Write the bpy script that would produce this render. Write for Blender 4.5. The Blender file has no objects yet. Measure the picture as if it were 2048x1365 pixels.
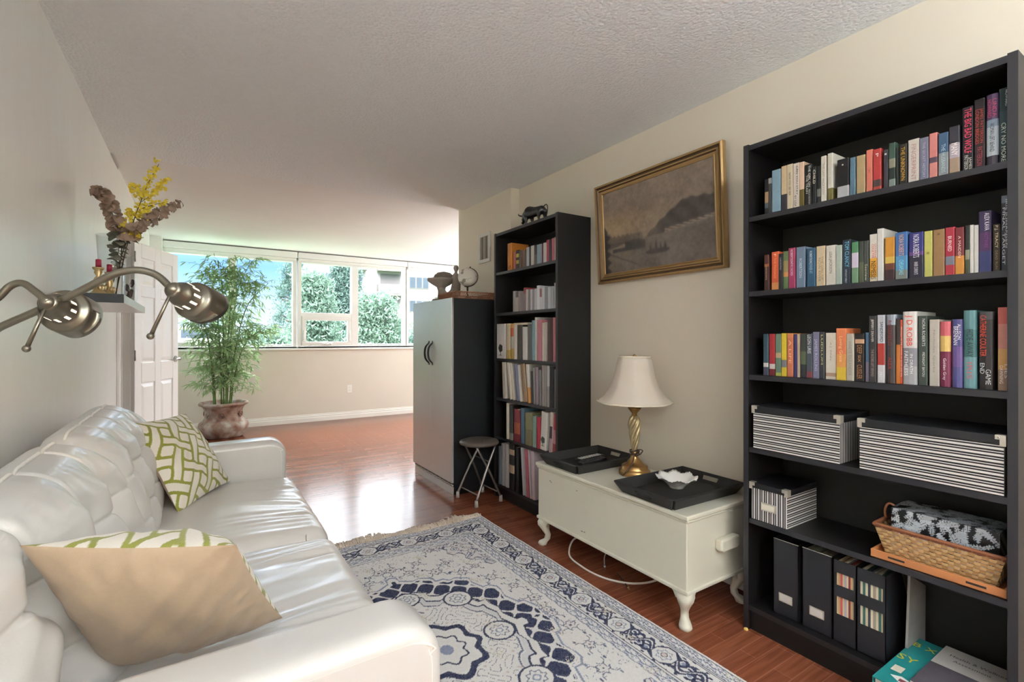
import bpy, math, random
import numpy as np
from mathutils import Vector, Matrix
random.seed(7)
R = math.radians
SC = bpy.context.scene
COL = SC.collection

# ------------------------------------------------------------------ camera, sky, exposure
CZ = 1.20                                   # eye height
FPX = 976.0                                 # focal length in pixels of the 2048 wide frame
FW = Vector((0.5417, 0.8406, 0.0)); RT = Vector((0.8406, -0.5417, 0.0))
cam_d = bpy.data.cameras.new('camera'); cam = bpy.data.objects.new('camera', cam_d); COL.objects.link(cam)
cam.location = (0, 0, CZ); cam.rotation_euler = (R(90), 0, -R(32.8))
cam_d.sensor_width = 36.0; cam_d.lens = FPX / 2048 * 36.0; cam_d.shift_y = -5 / 2048
cam_d.clip_start = 0.02; cam_d.clip_end = 2000
SC.camera = cam
vs = SC.view_settings
vs.view_transform = 'Standard'; vs.look = 'None'; vs.gamma = 1; vs.use_curve_mapping = False
vs.exposure = 0.95
SC.cycles.max_bounces = 10; SC.cycles.diffuse_bounces = 6; SC.cycles.glossy_bounces = 4
SC.cycles.transparent_max_bounces = 16; SC.cycles.sample_clamp_indirect = 6.0
SC.cycles.caustics_reflective = False; SC.cycles.caustics_refractive = False

def lin(c):
    if isinstance(c, str):
        c = c.lstrip('#'); c = [int(c[i:i+2], 16) for i in (0, 2, 4)]
    o = []
    for v in c:
        v = v / 255.0
        o.append(v / 12.92 if v <= 0.04045 else ((v + 0.055) / 1.055) ** 2.4)
    return (o[0], o[1], o[2], 1.0)

W = bpy.data.worlds.new('sky'); SC.world = W; W.use_nodes = True
nt = W.node_tree; nt.nodes.clear()
out = nt.nodes.new('ShaderNodeOutputWorld'); bg = nt.nodes.new('ShaderNodeBackground')
tc = nt.nodes.new('ShaderNodeTexCoord'); sep = nt.nodes.new('ShaderNodeSeparateXYZ')
rmp = nt.nodes.new('ShaderNodeValToRGB'); rm2 = nt.nodes.new('ShaderNodeValToRGB')
nt.links.new(tc.outputs['Generated'], sep.inputs[0])
nt.links.new(sep.outputs['Z'], rmp.inputs[0]); nt.links.new(sep.outputs['Z'], rm2.inputs[0])
e = rmp.color_ramp.elements
e[0].position = 0.0; e[0].color = lin('c6daf4'); e[1].position = 1.0; e[1].color = (0.86, 0.93, 1, 1)
x = e.new(0.06); x.color = lin('b2d2fa')
x = e.new(0.13); x.color = lin('7fb2f2')
x = e.new(0.20); x.color = lin('b5d2fa')
x = e.new(0.32); x.color = (0.92, 0.96, 1, 1)
e = rm2.color_ramp.elements
e[0].position = 0.0; e[0].color = (0.066,) * 3 + (1,); e[1].position = 1.0; e[1].color = (0.9,) * 3 + (1,)
x = e.new(0.16); x.color = (0.066,) * 3 + (1,)
x = e.new(0.25); x.color = (0.42,) * 3 + (1,)
x = e.new(0.46); x.color = (0.62,) * 3 + (1,)
x = e.new(0.70); x.color = (1, 1, 1, 1)
mul = nt.nodes.new('ShaderNodeMath'); mul.operation = 'MULTIPLY'; mul.inputs[1].default_value = 16.0   # brightness of the high haze
nt.links.new(rm2.outputs[0], mul.inputs[0])
nt.links.new(rmp.outputs[0], bg.inputs['Color']); nt.links.new(mul.outputs[0], bg.inputs['Strength'])
nt.links.new(bg.outputs[0], out.inputs[0])

sun_d = bpy.data.lights.new('sun', 'SUN'); sun_d.energy = 1.0; sun_d.angle = R(2); sun_d.color = (1, 0.93, 0.82)
sun = bpy.data.objects.new('sun', sun_d); COL.objects.link(sun)
sun.rotation_euler = Vector((0.35, 0.75, -0.62)).to_track_quat('-Z', 'Y').to_euler()

def lamp(name, loc, energy, size=0.12, color=(1, 0.95, 0.88)):
    d = bpy.data.lights.new(name, 'POINT'); d.energy = energy; d.shadow_soft_size = size; d.color = color
    o = bpy.data.objects.new(name, d); COL.objects.link(o); o.location = loc
    return o
# unseen fill lights added outside the frame: bare points and uplights without fixtures
def uplight(loc, e, color=(0.96, 0.98, 1)):
    d = bpy.data.lights.new('fill_light_up', 'SPOT'); d.energy = e; d.spot_size = R(165); d.spot_blend = 0.6; d.shadow_soft_size = 0.15; d.color = color
    o = bpy.data.objects.new('fill_light_up', d); COL.objects.link(o); o.location = loc; o.rotation_euler = (R(180), 0, 0)
lamp('fill_light_point', (0.25, -0.95, 1.6), 5, 0.2, (1, 0.72, 0.46))
lamp('fill_light_point', (3.9, 5.4, 1.5), 38, 0.3, (0.92, 0.96, 1))
uplight((0.9, -1.75, 1.45), 350, (0.82, 0.91, 1)); uplight((4.9, 5.3, 1.4), 190, (0.82, 0.91, 1))

# ------------------------------------------------------------------ materials
MATS = {}
def pm(name, color, rough=0.5, metal=0.0, var=0.06, scale=9.0, bump=0.0, bscale=60.0, coat=0.0, spec=0.5, stretch=None, bdist=0.01, sheen=0.0, trans=0.0):
    if name in MATS: return MATS[name]
    m = bpy.data.materials.new(name); MATS[name] = m; m.use_nodes = True
    t = m.node_tree; b = t.nodes['Principled BSDF']
    c = lin(color) if not (isinstance(color, tuple) and len(color) == 4) else color
    tcn = t.nodes.new('ShaderNodeTexCoord'); src = tcn.outputs['Object']
    if stretch:
        mp = t.nodes.new('ShaderNodeMapping'); mp.inputs['Scale'].default_value = stretch
        t.links.new(src, mp.inputs['Vector']); src = mp.outputs[0]
    n = t.nodes.new('ShaderNodeTexNoise'); n.inputs['Scale'].default_value = scale; n.inputs['Detail'].default_value = 3
    t.links.new(src, n.inputs['Vector'])
    mx = t.nodes.new('ShaderNodeMix'); mx.data_type = 'RGBA'
    mx.inputs[6].default_value = tuple(max(0, v * (1 - var)) for v in c[:3]) + (1,)
    mx.inputs[7].default_value = tuple(min(1, v * (1 + var)) for v in c[:3]) + (1,)
    t.links.new(n.outputs['Fac'], mx.inputs[0]); t.links.new(mx.outputs[2], b.inputs['Base Color'])
    b.inputs['Roughness'].default_value = rough; b.inputs['Metallic'].default_value = metal
    b.inputs['Specular IOR Level'].default_value = spec
    b.inputs['Coat Weight'].default_value = coat; b.inputs['Coat Roughness'].default_value = 0.12
    if sheen: b.inputs['Sheen Weight'].default_value = sheen
    if trans:
        b.inputs['Subsurface Weight'].default_value = 0
        tr = t.nodes.new('ShaderNodeBsdfTranslucent'); tr.inputs[0].default_value = c
        ms = t.nodes.new('ShaderNodeMixShader'); ms.inputs[0].default_value = trans
        t.links.new(b.outputs[0], ms.inputs[1]); t.links.new(tr.outputs[0], ms.inputs[2])
        t.links.new(ms.outputs[0], t.nodes['Material Output'].inputs[0])
    if bump:
        bn = t.nodes.new('ShaderNodeTexNoise'); bn.inputs['Scale'].default_value = bscale; bn.inputs['Detail'].default_value = 4
        t.links.new(src, bn.inputs['Vector'])
        bp = t.nodes.new('ShaderNodeBump'); bp.inputs['Strength'].default_value = bump; bp.inputs['Distance'].default_value = bdist
        t.links.new(bn.outputs['Fac'], bp.inputs['Height']); t.links.new(bp.outputs[0], b.inputs['Normal'])
    return m

def attr_mat(name, rough=0.9, spec=0.2, bump=0.0, bscale=300, sheen=0.0, coat=0.0):
    """colour comes from the pattern stored on the mesh, with a fine weave on top"""
    m = pm(name, 'ffffff', rough, 0, 0.0, 200, bump, bscale, coat, spec, sheen=sheen, bdist=0.004)
    t = m.node_tree; b = t.nodes['Principled BSDF']
    a = t.nodes.new('ShaderNodeAttribute'); a.attribute_name = 'Col'
    n = t.nodes.new('ShaderNodeTexNoise'); n.inputs['Scale'].default_value = 220
    mx = t.nodes.new('ShaderNodeMix'); mx.data_type = 'RGBA'; mx.blend_type = 'OVERLAY'; mx.inputs[0].default_value = 0.25
    t.links.new(a.outputs['Color'], mx.inputs[6]); t.links.new(n.outputs['Fac'], mx.inputs[7])
    t.links.new(mx.outputs[2], b.inputs['Base Color'])
    return m

def set_cols(me, cols):
    """cols: (nverts,3) linear"""
    a = me.color_attributes.new('Col', 'FLOAT_COLOR', 'POINT')
    c = np.ones((len(me.vertices), 4), dtype=np.float32); c[:, :3] = cols
    a.data.foreach_set('color', c.ravel())

# ------------------------------------------------------------------ mesh builder
class MB:
    def __init__(s): s.v = []; s.f = []; s.m = []; s.sm = []
    def add(s, vs_, fs, mi=0, smooth=False):
        k = len(s.v); s.v += [tuple(p) for p in vs_]
        for f in fs: s.f.append(tuple(i + k for i in f)); s.m.append(mi); s.sm.append(smooth)
        return s
    def box(s, a, b, mi=0, M=None):
        (x0, y0, z0), (x1, y1, z1) = a, b
        p = [Vector(q) for q in ((x0,y0,z0),(x1,y0,z0),(x1,y1,z0),(x0,y1,z0),(x0,y0,z1),(x1,y0,z1),(x1,y1,z1),(x0,y1,z1))]
        if M: p = [M @ q for q in p]
        return s.add(p, [(0,3,2,1),(4,5,6,7),(0,1,5,4),(1,2,6,5),(2,3,7,6),(3,0,4,7)], mi)
    def frust(s, c, a0, b0, z0, a1, b1, z1, mi=0):
        x, y = c
        p = [(x-a0,y-b0,z0),(x+a0,y-b0,z0),(x+a0,y+b0,z0),(x-a0,y+b0,z0),(x-a1,y-b1,z1),(x+a1,y-b1,z1),(x+a1,y+b1,z1),(x-a1,y+b1,z1)]
        return s.add(p, [(0,3,2,1),(4,5,6,7),(0,1,5,4),(1,2,6,5),(2,3,7,6),(3,0,4,7)], mi)
    def tube(s, pts, r, n=10, mi=0, cap=True, closed=False):
        pts = [Vector(p) for p in pts]; N = len(pts)
        rs = r if isinstance(r, (list, tuple)) else [r] * N
        vs_, fs = [], []; up = Vector((0, 0, 1)); prev = None
        for i, p in enumerate(pts):
            if closed: d = pts[(i+1) % N] - pts[i-1]
            else: d = pts[min(i+1, N-1)] - pts[max(i-1, 0)]
            d.normalize()
            if prev is None:
                a = d.cross(up) if abs(d.z) < 0.95 else d.cross(Vector((1, 0, 0)))
            else:
                a = prev - d * prev.dot(d)
            a.normalize(); prev = a; b = d.cross(a)
            for k in range(n):
                t = 2 * math.pi * k / n
                vs_.append(p + (a * math.cos(t) + b * math.sin(t)) * rs[i])
        for i in range(N if closed else N - 1):
            j = (i + 1) % N
            for k in range(n):
                l = (k + 1) % n; fs.append((i*n+k, i*n+l, j*n+l, j*n+k))
        s.add(vs_, fs, mi, True)
        if cap and not closed:
            k0 = len(s.v) - len(vs_)
            s.f.append(tuple(k0 + k for k in range(n))[::-1]); s.m.append(mi); s.sm.append(False)
            s.f.append(tuple(k0 + (N-1)*n + k for k in range(n))); s.m.append(mi); s.sm.append(False)
        return s
    def lathe(s, prof, c=(0, 0, 0), n=32, mi=0, M=None, flute=None, sq=False):
        """prof: (r,z) list; flute(z, angle)->radius factor"""
        vs_, fs = [], []
        for (r, z) in prof:
            for k in range(n):
                t = 2 * math.pi * k / n; rr = r * (flute(z, t) if flute else 1)
                p = Vector((rr * math.cos(t), rr * math.sin(t), z))
                if M: p = M @ p
                vs_.append(p + Vector(c))
        for i in range(len(prof) - 1):
            for k in range(n):
                l = (k + 1) % n; fs.append((i*n+k, i*n+l, (i+1)*n+l, (i+1)*n+k))
        return s.add(vs_, fs, mi, True)
    def ball(s, c, r, n=16, m=10, mi=0, sc=(1, 1, 1), M=None):
        vs_, fs = [], []
        for i in range(m + 1):
            a = math.pi * i / m
            for k in range(n):
                t = 2 * math.pi * k / n
                p = Vector((r*sc[0]*math.sin(a)*math.cos(t), r*sc[1]*math.sin(a)*math.sin(t), r*sc[2]*math.cos(a)))
                if M: p = M @ p
                vs_.append(p + Vector(c))
        for i in range(m):
            for k in range(n):
                l = (k + 1) % n; fs.append((i*n+k, (i+1)*n+k, (i+1)*n+l, i*n+l))
        return s.add(vs_, fs, mi, True)
    def prism(s, poly, axis, a, b, mi=0, smooth=False):
        """poly of 2-tuples in the plane normal to axis, extruded from a to b"""
        def P(q, h):
            return {'x': (h, q[0], q[1]), 'y': (q[0], h, q[1]), 'z': (q[0], q[1], h)}[axis]
        n = len(poly); vs_ = [P(q, a) for q in poly] + [P(q, b) for q in poly]
        fs = [tuple(range(n))[::-1], tuple(range(n, 2*n))]
        s.add(vs_, fs, mi)
        k0 = len(s.v) - 2*n
        for i in range(n):
            j = (i+1) % n; s.f.append((k0+i, k0+j, k0+n+j, k0+n+i)); s.m.append(mi); s.sm.append(smooth)
        return s
    def build(s, name, mats, parent=None, bevel=0, segs=2, local=False, loc=None, auto=True, sub=0):
        me = bpy.data.meshes.new(name)
        off = Vector((0, 0, 0))
        if parent is not None and not local: off = parent.get('_w') and Vector(parent['_w']) or Vector((0, 0, 0))
        if parent is None and loc is not None: off = Vector(loc)
        me.from_pydata([tuple(Vector(p) - off) for p in s.v], [], s.f)
        for m in (mats if isinstance(mats, (list, tuple)) else [mats]): me.materials.append(m)
        me.polygons.foreach_set('material_index', s.m); me.polygons.foreach_set('use_smooth', s.sm)
        me.update(); me.validate()
        import bmesh
        bm = bmesh.new(); bm.from_mesh(me); bmesh.ops.recalc_face_normals(bm, faces=bm.faces); bm.to_mesh(me); bm.free()
        o = bpy.data.objects.new(name, me); COL.objects.link(o)
        if parent is not None:
            o.parent = parent
            if not local: o['_w'] = list(off)
        elif loc is not None: o.location = loc; o['_w'] = list(loc)
        if bevel:
            md = o.modifiers.new('edge', 'BEVEL'); md.width = bevel; md.segments = segs; md.limit_method = 'ANGLE'; md.angle_limit = R(40)
            md.harden_normals = False
        if sub:
            md = o.modifiers.new('smooth', 'SUBSURF'); md.levels = sub; md.render_levels = sub
        return o

def grid(nu, nv, fn, wrap=False):
    """vertex positions from fn(u,v); returns (verts, faces)"""
    v = [fn(i / (nu - 1), j / (nv - 1)) for j in range(nv) for i in range(nu)]
    f = [(j*nu+i, j*nu+i+1, (j+1)*nu+i+1, (j+1)*nu+i) for j in range(nv-1) for i in range(nu-1)]
    return v, f

def thing(name, label, cat, loc=(0, 0, 0), rot=None, group=None):
    o = bpy.data.objects.new(name, None); COL.objects.link(o); o.location = loc; o.empty_display_size = 0.05
    if rot: o.rotation_euler = rot
    o['label'] = label; o['category'] = cat; o['_w'] = list(loc)
    if group: o['group'] = group
    return o
def tag(o, label, cat, group=None, kind=None):
    o['label'] = label; o['category'] = cat
    if group: o['group'] = group
    if kind: o['kind'] = kind
    return o
def struct(o):
    o['kind'] = 'structure'; return o
def bez(pts, n=8):
    """Catmull-Rom through pts"""
    P = [Vector(p) for p in pts]; P = [P[0]*2-P[1]] + P + [P[-1]*2-P[-2]]; o = []
    for i in range(1, len(P)-2):
        for k in range(n):
            t = k / n; a, b, c, d = P[i-1:i+3]
            o.append(0.5*((2*b)+(c-a)*t+(2*a-5*b+4*c-d)*t*t+(3*b-a-3*c+d)*t**3))
    o.append(P[-2]); return o
def at(px, py, Z):
    """world point seen at (px,py) of the 2048 wide frame, Z metres in front of the camera"""
    t = (px - 1024) / FPX; d = (FW + RT * t) * Z
    return Vector((d.x, d.y, CZ + (677.5 - py) * Z / FPX))
def text(body, parent, loc, X, Y, length, height, mat, name='title_lettering', ext=0.0003, local=True):
    c = bpy.data.curves.new(name, 'FONT'); c.body = body; c.size = 1.0; c.extrude = 0.0; c.align_x = 'CENTER'; c.align_y = 'CENTER'
    c.resolution_u = 2
    c.materials.append(mat)
    o = bpy.data.objects.new(name, c); COL.objects.link(o)
    X = Vector(X).normalized(); Y = Vector(Y).normalized(); Z = X.cross(Y)
    off = Vector((0, 0, 0)) if local else Vector(parent['_w'])
    m = Matrix((X, Y, Z)).transposed().to_4x4(); m.translation = Vector(loc) - off + Z * 0.0009
    if parent is not None: o.parent = parent
    o.matrix_local = m if parent is not None else m
    TEXTS.append((o, length, height)); return o
TEXTS = []
# ------------------------------------------------------------------ room shell
XL, XR, XP, YW, ZC = -0.48, 2.19, 2.11, 7.49, 2.41
cream = pm('cream_wall_paint', 'dfd6c4', 0.55, 0, 0.03, 3, 0.12, 120, bdist=0.002)
white_wall = pm('glossy_white_wall_paint', 'f0f0ee', 0.25, 0, 0.02, 2.5, 0.12, 3.2, spec=0.6, stretch=(1, 1.2, 0.35), bdist=0.02)
trim_w = pm('white_trim_paint', 'efefec', 0.35, 0, 0.02, 5)
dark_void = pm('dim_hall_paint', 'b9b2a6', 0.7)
def ceiling_mat():
    m = pm('stippled_ceiling', 'eef0f2', 0.9, 0, 0.03, 40, 0.0)
    t = m.node_tree; b = t.nodes['Principled BSDF']; tcn = t.nodes.new('ShaderNodeTexCoord')
    n = t.nodes.new('ShaderNodeTexNoise'); n.inputs['Scale'].default_value = 95; n.inputs['Detail'].default_value = 6; n.inputs['Roughness'].default_value = 0.7
    v = t.nodes.new('ShaderNodeTexVoronoi'); v.inputs['Scale'].default_value = 75
    ad = t.nodes.new('ShaderNodeMath'); ad.operation = 'SUBTRACT'
    t.links.new(tcn.outputs['Object'], n.inputs['Vector']); t.links.new(tcn.outputs['Object'], v.inputs['Vector'])
    t.links.new(n.outputs['Fac'], ad.inputs[0]); t.links.new(v.outputs['Distance'], ad.inputs[1])
    bp = t.nodes.new('ShaderNodeBump'); bp.inputs['Strength'].default_value = 0.55; bp.inputs['Distance'].default_value = 0.006
    t.links.new(ad.outputs[0], bp.inputs['Height']); t.links.new(bp.outputs[0], b.inputs['Normal'])
    return m
def floor_mat():
    m = bpy.data.materials.new('cherry_laminate'); m.use_nodes = True; t = m.node_tree; b = t.nodes['Principled BSDF']
    tcn = t.nodes.new('ShaderNodeTexCoord')
    br = t.nodes.new('ShaderNodeTexBrick'); br.inputs['Scale'].default_value = 1.0; br.offset = 0.37; br.offset_frequency = 2
    br.inputs['Brick Width'].default_value = 0.38; br.inputs['Row Height'].default_value = 0.065
    br.inputs['Mortar Size'].default_value = 0.0012; br.inputs['Mortar Smooth'].default_value = 0.3; br.inputs['Bias'].default_value = 0.0
    br.inputs['Color1'].default_value = lin('74402d'); br.inputs['Color2'].default_value = lin('885038'); br.inputs['Mortar'].default_value = lin('9a6650')
    mp = t.nodes.new('ShaderNodeMapping'); mp.inputs['Scale'].default_value = (2.2, 38, 1)
    g = t.nodes.new('ShaderNodeTexNoise'); g.inputs['Scale'].default_value = 1.6; g.inputs['Detail'].default_value = 6; g.inputs['Distortion'].default_value = 0.4
    t.links.new(tcn.outputs['Object'], br.inputs['Vector']); t.links.new(tcn.outputs['Object'], mp.inputs['Vector']); t.links.new(mp.outputs[0], g.inputs['Vector'])
    cr = t.nodes.new('ShaderNodeValToRGB'); cr.color_ramp.elements[0].position = 0.35; cr.color_ramp.elements[0].color = (0.62, 0.58, 0.56, 1)
    cr.color_ramp.elements[1].position = 0.62; cr.color_ramp.elements[1].color = (1, 1, 1, 1)
    t.links.new(g.outputs['Fac'], cr.inputs[0])
    mx = t.nodes.new('ShaderNodeMix'); mx.data_type = 'RGBA'; mx.blend_type = 'MULTIPLY'; mx.inputs[0].default_value = 0.8
    t.links.new(br.outputs['Color'], mx.inputs[6]); t.links.new(cr.outputs[0], mx.inputs[7]); t.links.new(mx.outputs[2], b.inputs['Base Color'])
    b.inputs['Roughness'].default_value = 0.2; b.inputs['Specular IOR Level'].default_value = 0.2
    b.inputs['Coat Weight'].default_value = 0.0; b.inputs['Coat Roughness'].default_value = 0.2
    bp = t.nodes.new('ShaderNodeBump'); bp.inputs['Strength'].default_value = 0.08; bp.inputs['Distance'].default_value = 0.003
    t.links.new(g.outputs['Fac'], bp.inputs['Height']); t.links.new(bp.outputs[0], b.inputs['Normal'])
    return m
ceil_m = ceiling_mat(); ceil2 = pm('smooth_ceiling_paint', 'efefef', 0.8, 0, 0.03, 3, 0.15, 25, bdist=0.004)

XE, YB = 6.0, -2.3
struct(MB().box((-2.2, YB-0.2, -0.1), (XE+0.2, YW+0.2, 0)).build('floor', floor_mat()))
c = MB().box((-0.7, YB-0.2, ZC), (XE+0.2, 4.10, ZC+0.25)).build('ceiling', ceil_m); struct(c)
c = MB().box((-2.2, 4.10, ZC+0.022), (XE+0.2, YW+0.2, ZC+0.25)).box((-2.2, 3.9, ZC+0.022), (-0.7, 4.10, ZC+0.25)).build('ceiling', ceil2); struct(c)
# left wall with the door opening y 4.46..5.27
D0, D1 = 4.47, 5.27
m = MB().box((XL-0.12, YB, 0), (XL, D0, ZC)).box((XL-0.12, D0, 2.06), (XL, D1, ZC+0.03)).box((XL-0.12, D1, 0), (XL, YW, ZC+0.03))
m.box((XL, 7.22, 0), (XL+0.12, YW, ZC+0.022))
struct(m.build('wall_left', white_wall))
# hall behind the doorway
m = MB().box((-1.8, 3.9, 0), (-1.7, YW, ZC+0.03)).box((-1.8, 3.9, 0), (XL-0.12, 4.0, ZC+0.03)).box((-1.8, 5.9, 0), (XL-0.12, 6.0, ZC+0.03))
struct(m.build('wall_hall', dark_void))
struct(MB().box((XR, YB, 0), (XR+0.2, 3.29, ZC)).box((XP, 3.29, 0), (XR+0.2, 4.22, ZC+0.02)).build('wall_right', cream))
struct(MB().box((XR+0.2, 4.0, 0), (XE, 4.22, ZC+0.03)).box((XE, 4.0, 0), (XE+0.2, YW, ZC+0.03)).build('wall_side', cream))
struct(MB().box((XL-0.12, YB-0.2, 0), (XR+0.2, YB, ZC)).build('wall_back', cream))
# window wall
WX = [(-0.34, 0.344), (0.431, 1.139), (1.241, 1.957), (2.044, 2.768), (2.842, 3.56), (3.64, 4.36)]
ZS, ZT = 1.10, 2.335
m = MB().box((-2.2, YW, 0), (XE+0.2, YW+0.2, ZS-0.06)).box((-2.2, YW, ZT), (XE+0.2, YW+0.2, ZC+0.25)).box((-2.2, YW, ZS-0.06), (-0.40, YW+0.2, ZT)).box((4.44, YW, ZS-0.06), (XE+0.2, YW+0.2, ZT))
struct(m.build('wall_window', pm('pale_window_wall_paint', 'dcd7cd', 0.6, 0, 0.03, 3)))
# glass
def glass_mat(name='window_glass', tint=(1, 1, 1, 1), r=0.0, k=1.0, f=1.45):
    m = bpy.data.materials.new(name); m.use_nodes = True; t = m.node_tree; t.nodes.clear()
    o = t.nodes.new('ShaderNodeOutputMaterial'); mx = t.nodes.new('ShaderNodeMixShader')
    tr = t.nodes.new('ShaderNodeBsdfTransparent'); tr.inputs[0].default_value = tint
    gl = t.nodes.new('ShaderNodeBsdfGlossy'); gl.inputs['Roughness'].default_value = r
    fr = t.nodes.new('ShaderNodeFresnel'); fr.inputs[0].default_value = f
    n = t.nodes.new('ShaderNodeTexNoise'); n.inputs['Scale'].default_value = 2
    mu = t.nodes.new('ShaderNodeMath'); mu.operation = 'MULTIPLY'; mu.inputs[1].default_value = k
    ge = t.nodes.new('ShaderNodeNewGeometry'); iv = t.nodes.new('ShaderNodeMath'); iv.operation = 'SUBTRACT'; iv.inputs[0].default_value = 1.0; t.links.new(ge.outputs['Backfacing'], iv.inputs[1])
    m2 = t.nodes.new('ShaderNodeMath'); m2.operation = 'MULTIPLY'; t.links.new(fr.outputs[0], m2.inputs[0]); t.links.new(iv.outputs[0], m2.inputs[1])
    t.links.new(m2.outputs[0], mu.inputs[0]); t.links.new(mu.outputs[0], mx.inputs[0])
    t.links.new(tr.outputs[0], mx.inputs[1]); t.links.new(gl.outputs[0], mx.inputs[2]); t.links.new(mx.outputs[0], o.inputs[0])
    return m
glass_w = glass_mat(k=0.35); vinyl = pm('white_vinyl', 'eeefef', 0.3, 0, 0.02, 4); steel = pm('brushed_steel', 'b5b5b2', 0.28, 1.0, 0.05, 30)
def rect_frame(mb, x0, x1, z0, z1, w, ya, yb):
    mb.box((x0, ya, z0), (x1, yb, z0+w)).box((x0, ya, z1-w), (x1, yb, z1)).box((x0, ya, z0+w), (x0+w, yb, z1-w)).box((x1-w, ya, z0+w), (x1, yb, z1-w))
for i, (x0, x1) in enumerate(WX):
    mb = MB(); lf = x0 - 0.045 if i else x0-0.06; rt = x1 + 0.045 if i < 5 else x1+0.08
    rect_frame(mb, lf, rt, ZS-0.06, ZT, 0.05, YW-0.012, YW+0.10)
    rect_frame(mb, x0-0.012, x1+0.012, ZS, ZT-0.035, 0.018, YW+0.01, YW+0.06)
    awn = i in (0, 2)
    if awn: mb.box((x0-0.02, YW-0.005, 1.522), (x1+0.02, YW+0.09, 1.572))
    w = struct(mb.build('window_%d' % (i+1), vinyl, bevel=0.003))
    zb = 1.572 if awn else ZS+0.01
    MB().box((x0, YW+0.03, zb), (x1, YW+0.036, ZT-0.04)).build('pane', glass_w, w)
    if awn:
        sb = MB(); rect_frame(sb, x0+0.01, x1-0.01, ZS-0.005, 1.52, 0.058, YW-0.022, YW+0.05)
        s_ = sb.build('sash', vinyl, w, bevel=0.004)
        MB().box((x0+0.06, YW+0.01, ZS+0.05), (x1-0.06, YW+0.016, 1.47)).build('sash_pane', glass_w, s_)
        xm = (x0+x1)/2
        h = MB().box((xm-0.045, YW-0.045, ZS+0.004), (xm+0.045, YW-0.02, ZS+0.026)).tube([(xm-0.055, YW-0.05, ZS+0.02), (xm, YW-0.06, ZS+0.045), (xm+0.05, YW-0.05, ZS+0.02)], 0.008, 8)
        h.build('crank_handle', vinyl, w, bevel=0.003)
        for xx in (x0+0.035, x1-0.035):
            MB().box((xx-0.008, YW-0.045, 1.18), (xx+0.008, YW-0.02, 1.32)).box((xx-0.012, YW-0.034, 1.16), (xx+0.012, YW-0.02, 1.21)).build('lock_lever', vinyl, w, bevel=0.004)
struct(MB().box((-0.40, YW-0.035, 1.035), (4.44, YW+0.0, 1.062)).box((-0.40, YW-0.012, ZS-0.04), (4.44, YW+0.0, ZS-0.015)).build('trim_1', vinyl, bevel=0.003))
# roller blinds wound up in their cassettes
for i, (x0, x1) in enumerate([(-0.36, 1.185), (1.195, 2.80), (2.81, 4.4)]):
    b_ = thing('roller_blind', ['wound-up white roller blind over the blue-sky panes beside the door', 'wound-up white roller blind over the middle panes facing the trees', 'wound-up white roller blind running on behind the wardrobe'][i], 'blind', ((x0+x1)/2, YW-0.05, 2.30), group='roller blinds above the windows')
    MB().box((x0, YW-0.085, 2.338), (x1, YW-0.012, 2.418)).build('cassette', vinyl, b_, bevel=0.008)
    MB().box((x0+0.01, YW-0.05, 2.305), (x1-0.01, YW-0.03, 2.336)).build('bottom_rail', trim_w, b_, bevel=0.003)
    cx = x0 + 0.02 if i else x0+0.03
    MB().tube([(cx, YW-0.06, 2.34), (cx, YW-0.06, 1.45)], 0.0022, 6).tube([(cx, YW-0.06, 1.45), (cx, YW-0.06, 1.38)], 0.007, 8).build('pull_chain', trim_w, b_)
    MB().tube([(x0-0.004, YW-0.05, 2.378), (x0+0.001, YW-0.05, 2.378)], 0.038, 20).build('end_cap', trim_w, b_)
# baseboards: moulded profile
def baseboard(name, poly_axis, a, b, pos, sgn):
    prof = [(0, 0), (0.016, 0), (0.016, 0.055), (0.011, 0.063), (0.011, 0.082), (0.006, 0.09), (0.006, 0.104), (0, 0.108)]
    mb = MB(); mb.prism([(pos + sgn*q[0], q[1]) for q in prof], poly_axis, a, b); return struct(mb.build(name, trim_w))
bb = MB().prism([(YW - q0, q1) for q0, q1 in [(0,0),(0.016,0),(0.016,0.055),(0.011,0.063),(0.011,0.082),(0.006,0.09),(0.006,0.104),(0,0.108)]], 'x', XL+0.12, XE)
struct(bb.build('baseboard_window', trim_w))
struct(MB().box((XR-0.014, YB, 0), (XR, 3.28, 0.1)).build('baseboard_right', trim_w, bevel=0.004))
struct(MB().box((XL, YB, 0), (XL+0.014, D0-0.08, 0.1)).box((XL, D1+0.08, 0), (XL+0.014, 7.22, 0.1)).build('baseboard_left', trim_w, bevel=0.004))
# door casing and open six-panel door
cs = MB()
for xx0, xx1 in ((XL, XL+0.018), (XL-0.138, XL-0.12)):
    cs.box((xx0, D0-0.07, 0), (xx1, D0, 2.13)).box((xx0, D1, 0), (xx1, D1+0.07, 2.13)).box((xx0, D0-0.07, 2.06), (xx1, D1+0.07, 2.13))
cs.box((XL-0.12, D0, 0), (XL, D0+0.016, 2.06)).box((XL-0.12, D1-0.016, 0), (XL, D1, 2.06)).box((XL-0.12, D0, 2.044), (XL, D1, 2.06)).box((XL-0.08, D1-0.03, 0), (XL-0.055, D1-0.016, 2.04))
struct(cs.build('door_1', trim_w, bevel=0.004))
door_p = pm('white_door_paint', 'eff0f0', 0.32, 0, 0.02, 4, 0.1, 30, stretch=(1, 1, 0.2), bdist=0.002)
hx, hy = XL+0.012, D1-0.01                                    # hinge
dx, dy = -0.178 - hx, 5.956 - hy; ang = math.atan2(dy, dx)
dr = thing('door', 'open white six-panel door with a lever handle, hinged beside the bamboo', 'door', (hx, hy, 0.008), (0, 0, ang))
L, T, Hd = 0.752, 0.035, 2.025
mb = MB()                                     # local: x along the leaf, y = thickness (towards -y is the room side)
stile = 0.105; mid = 0.10; pw = (L - 2*stile - mid) / 2
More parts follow.
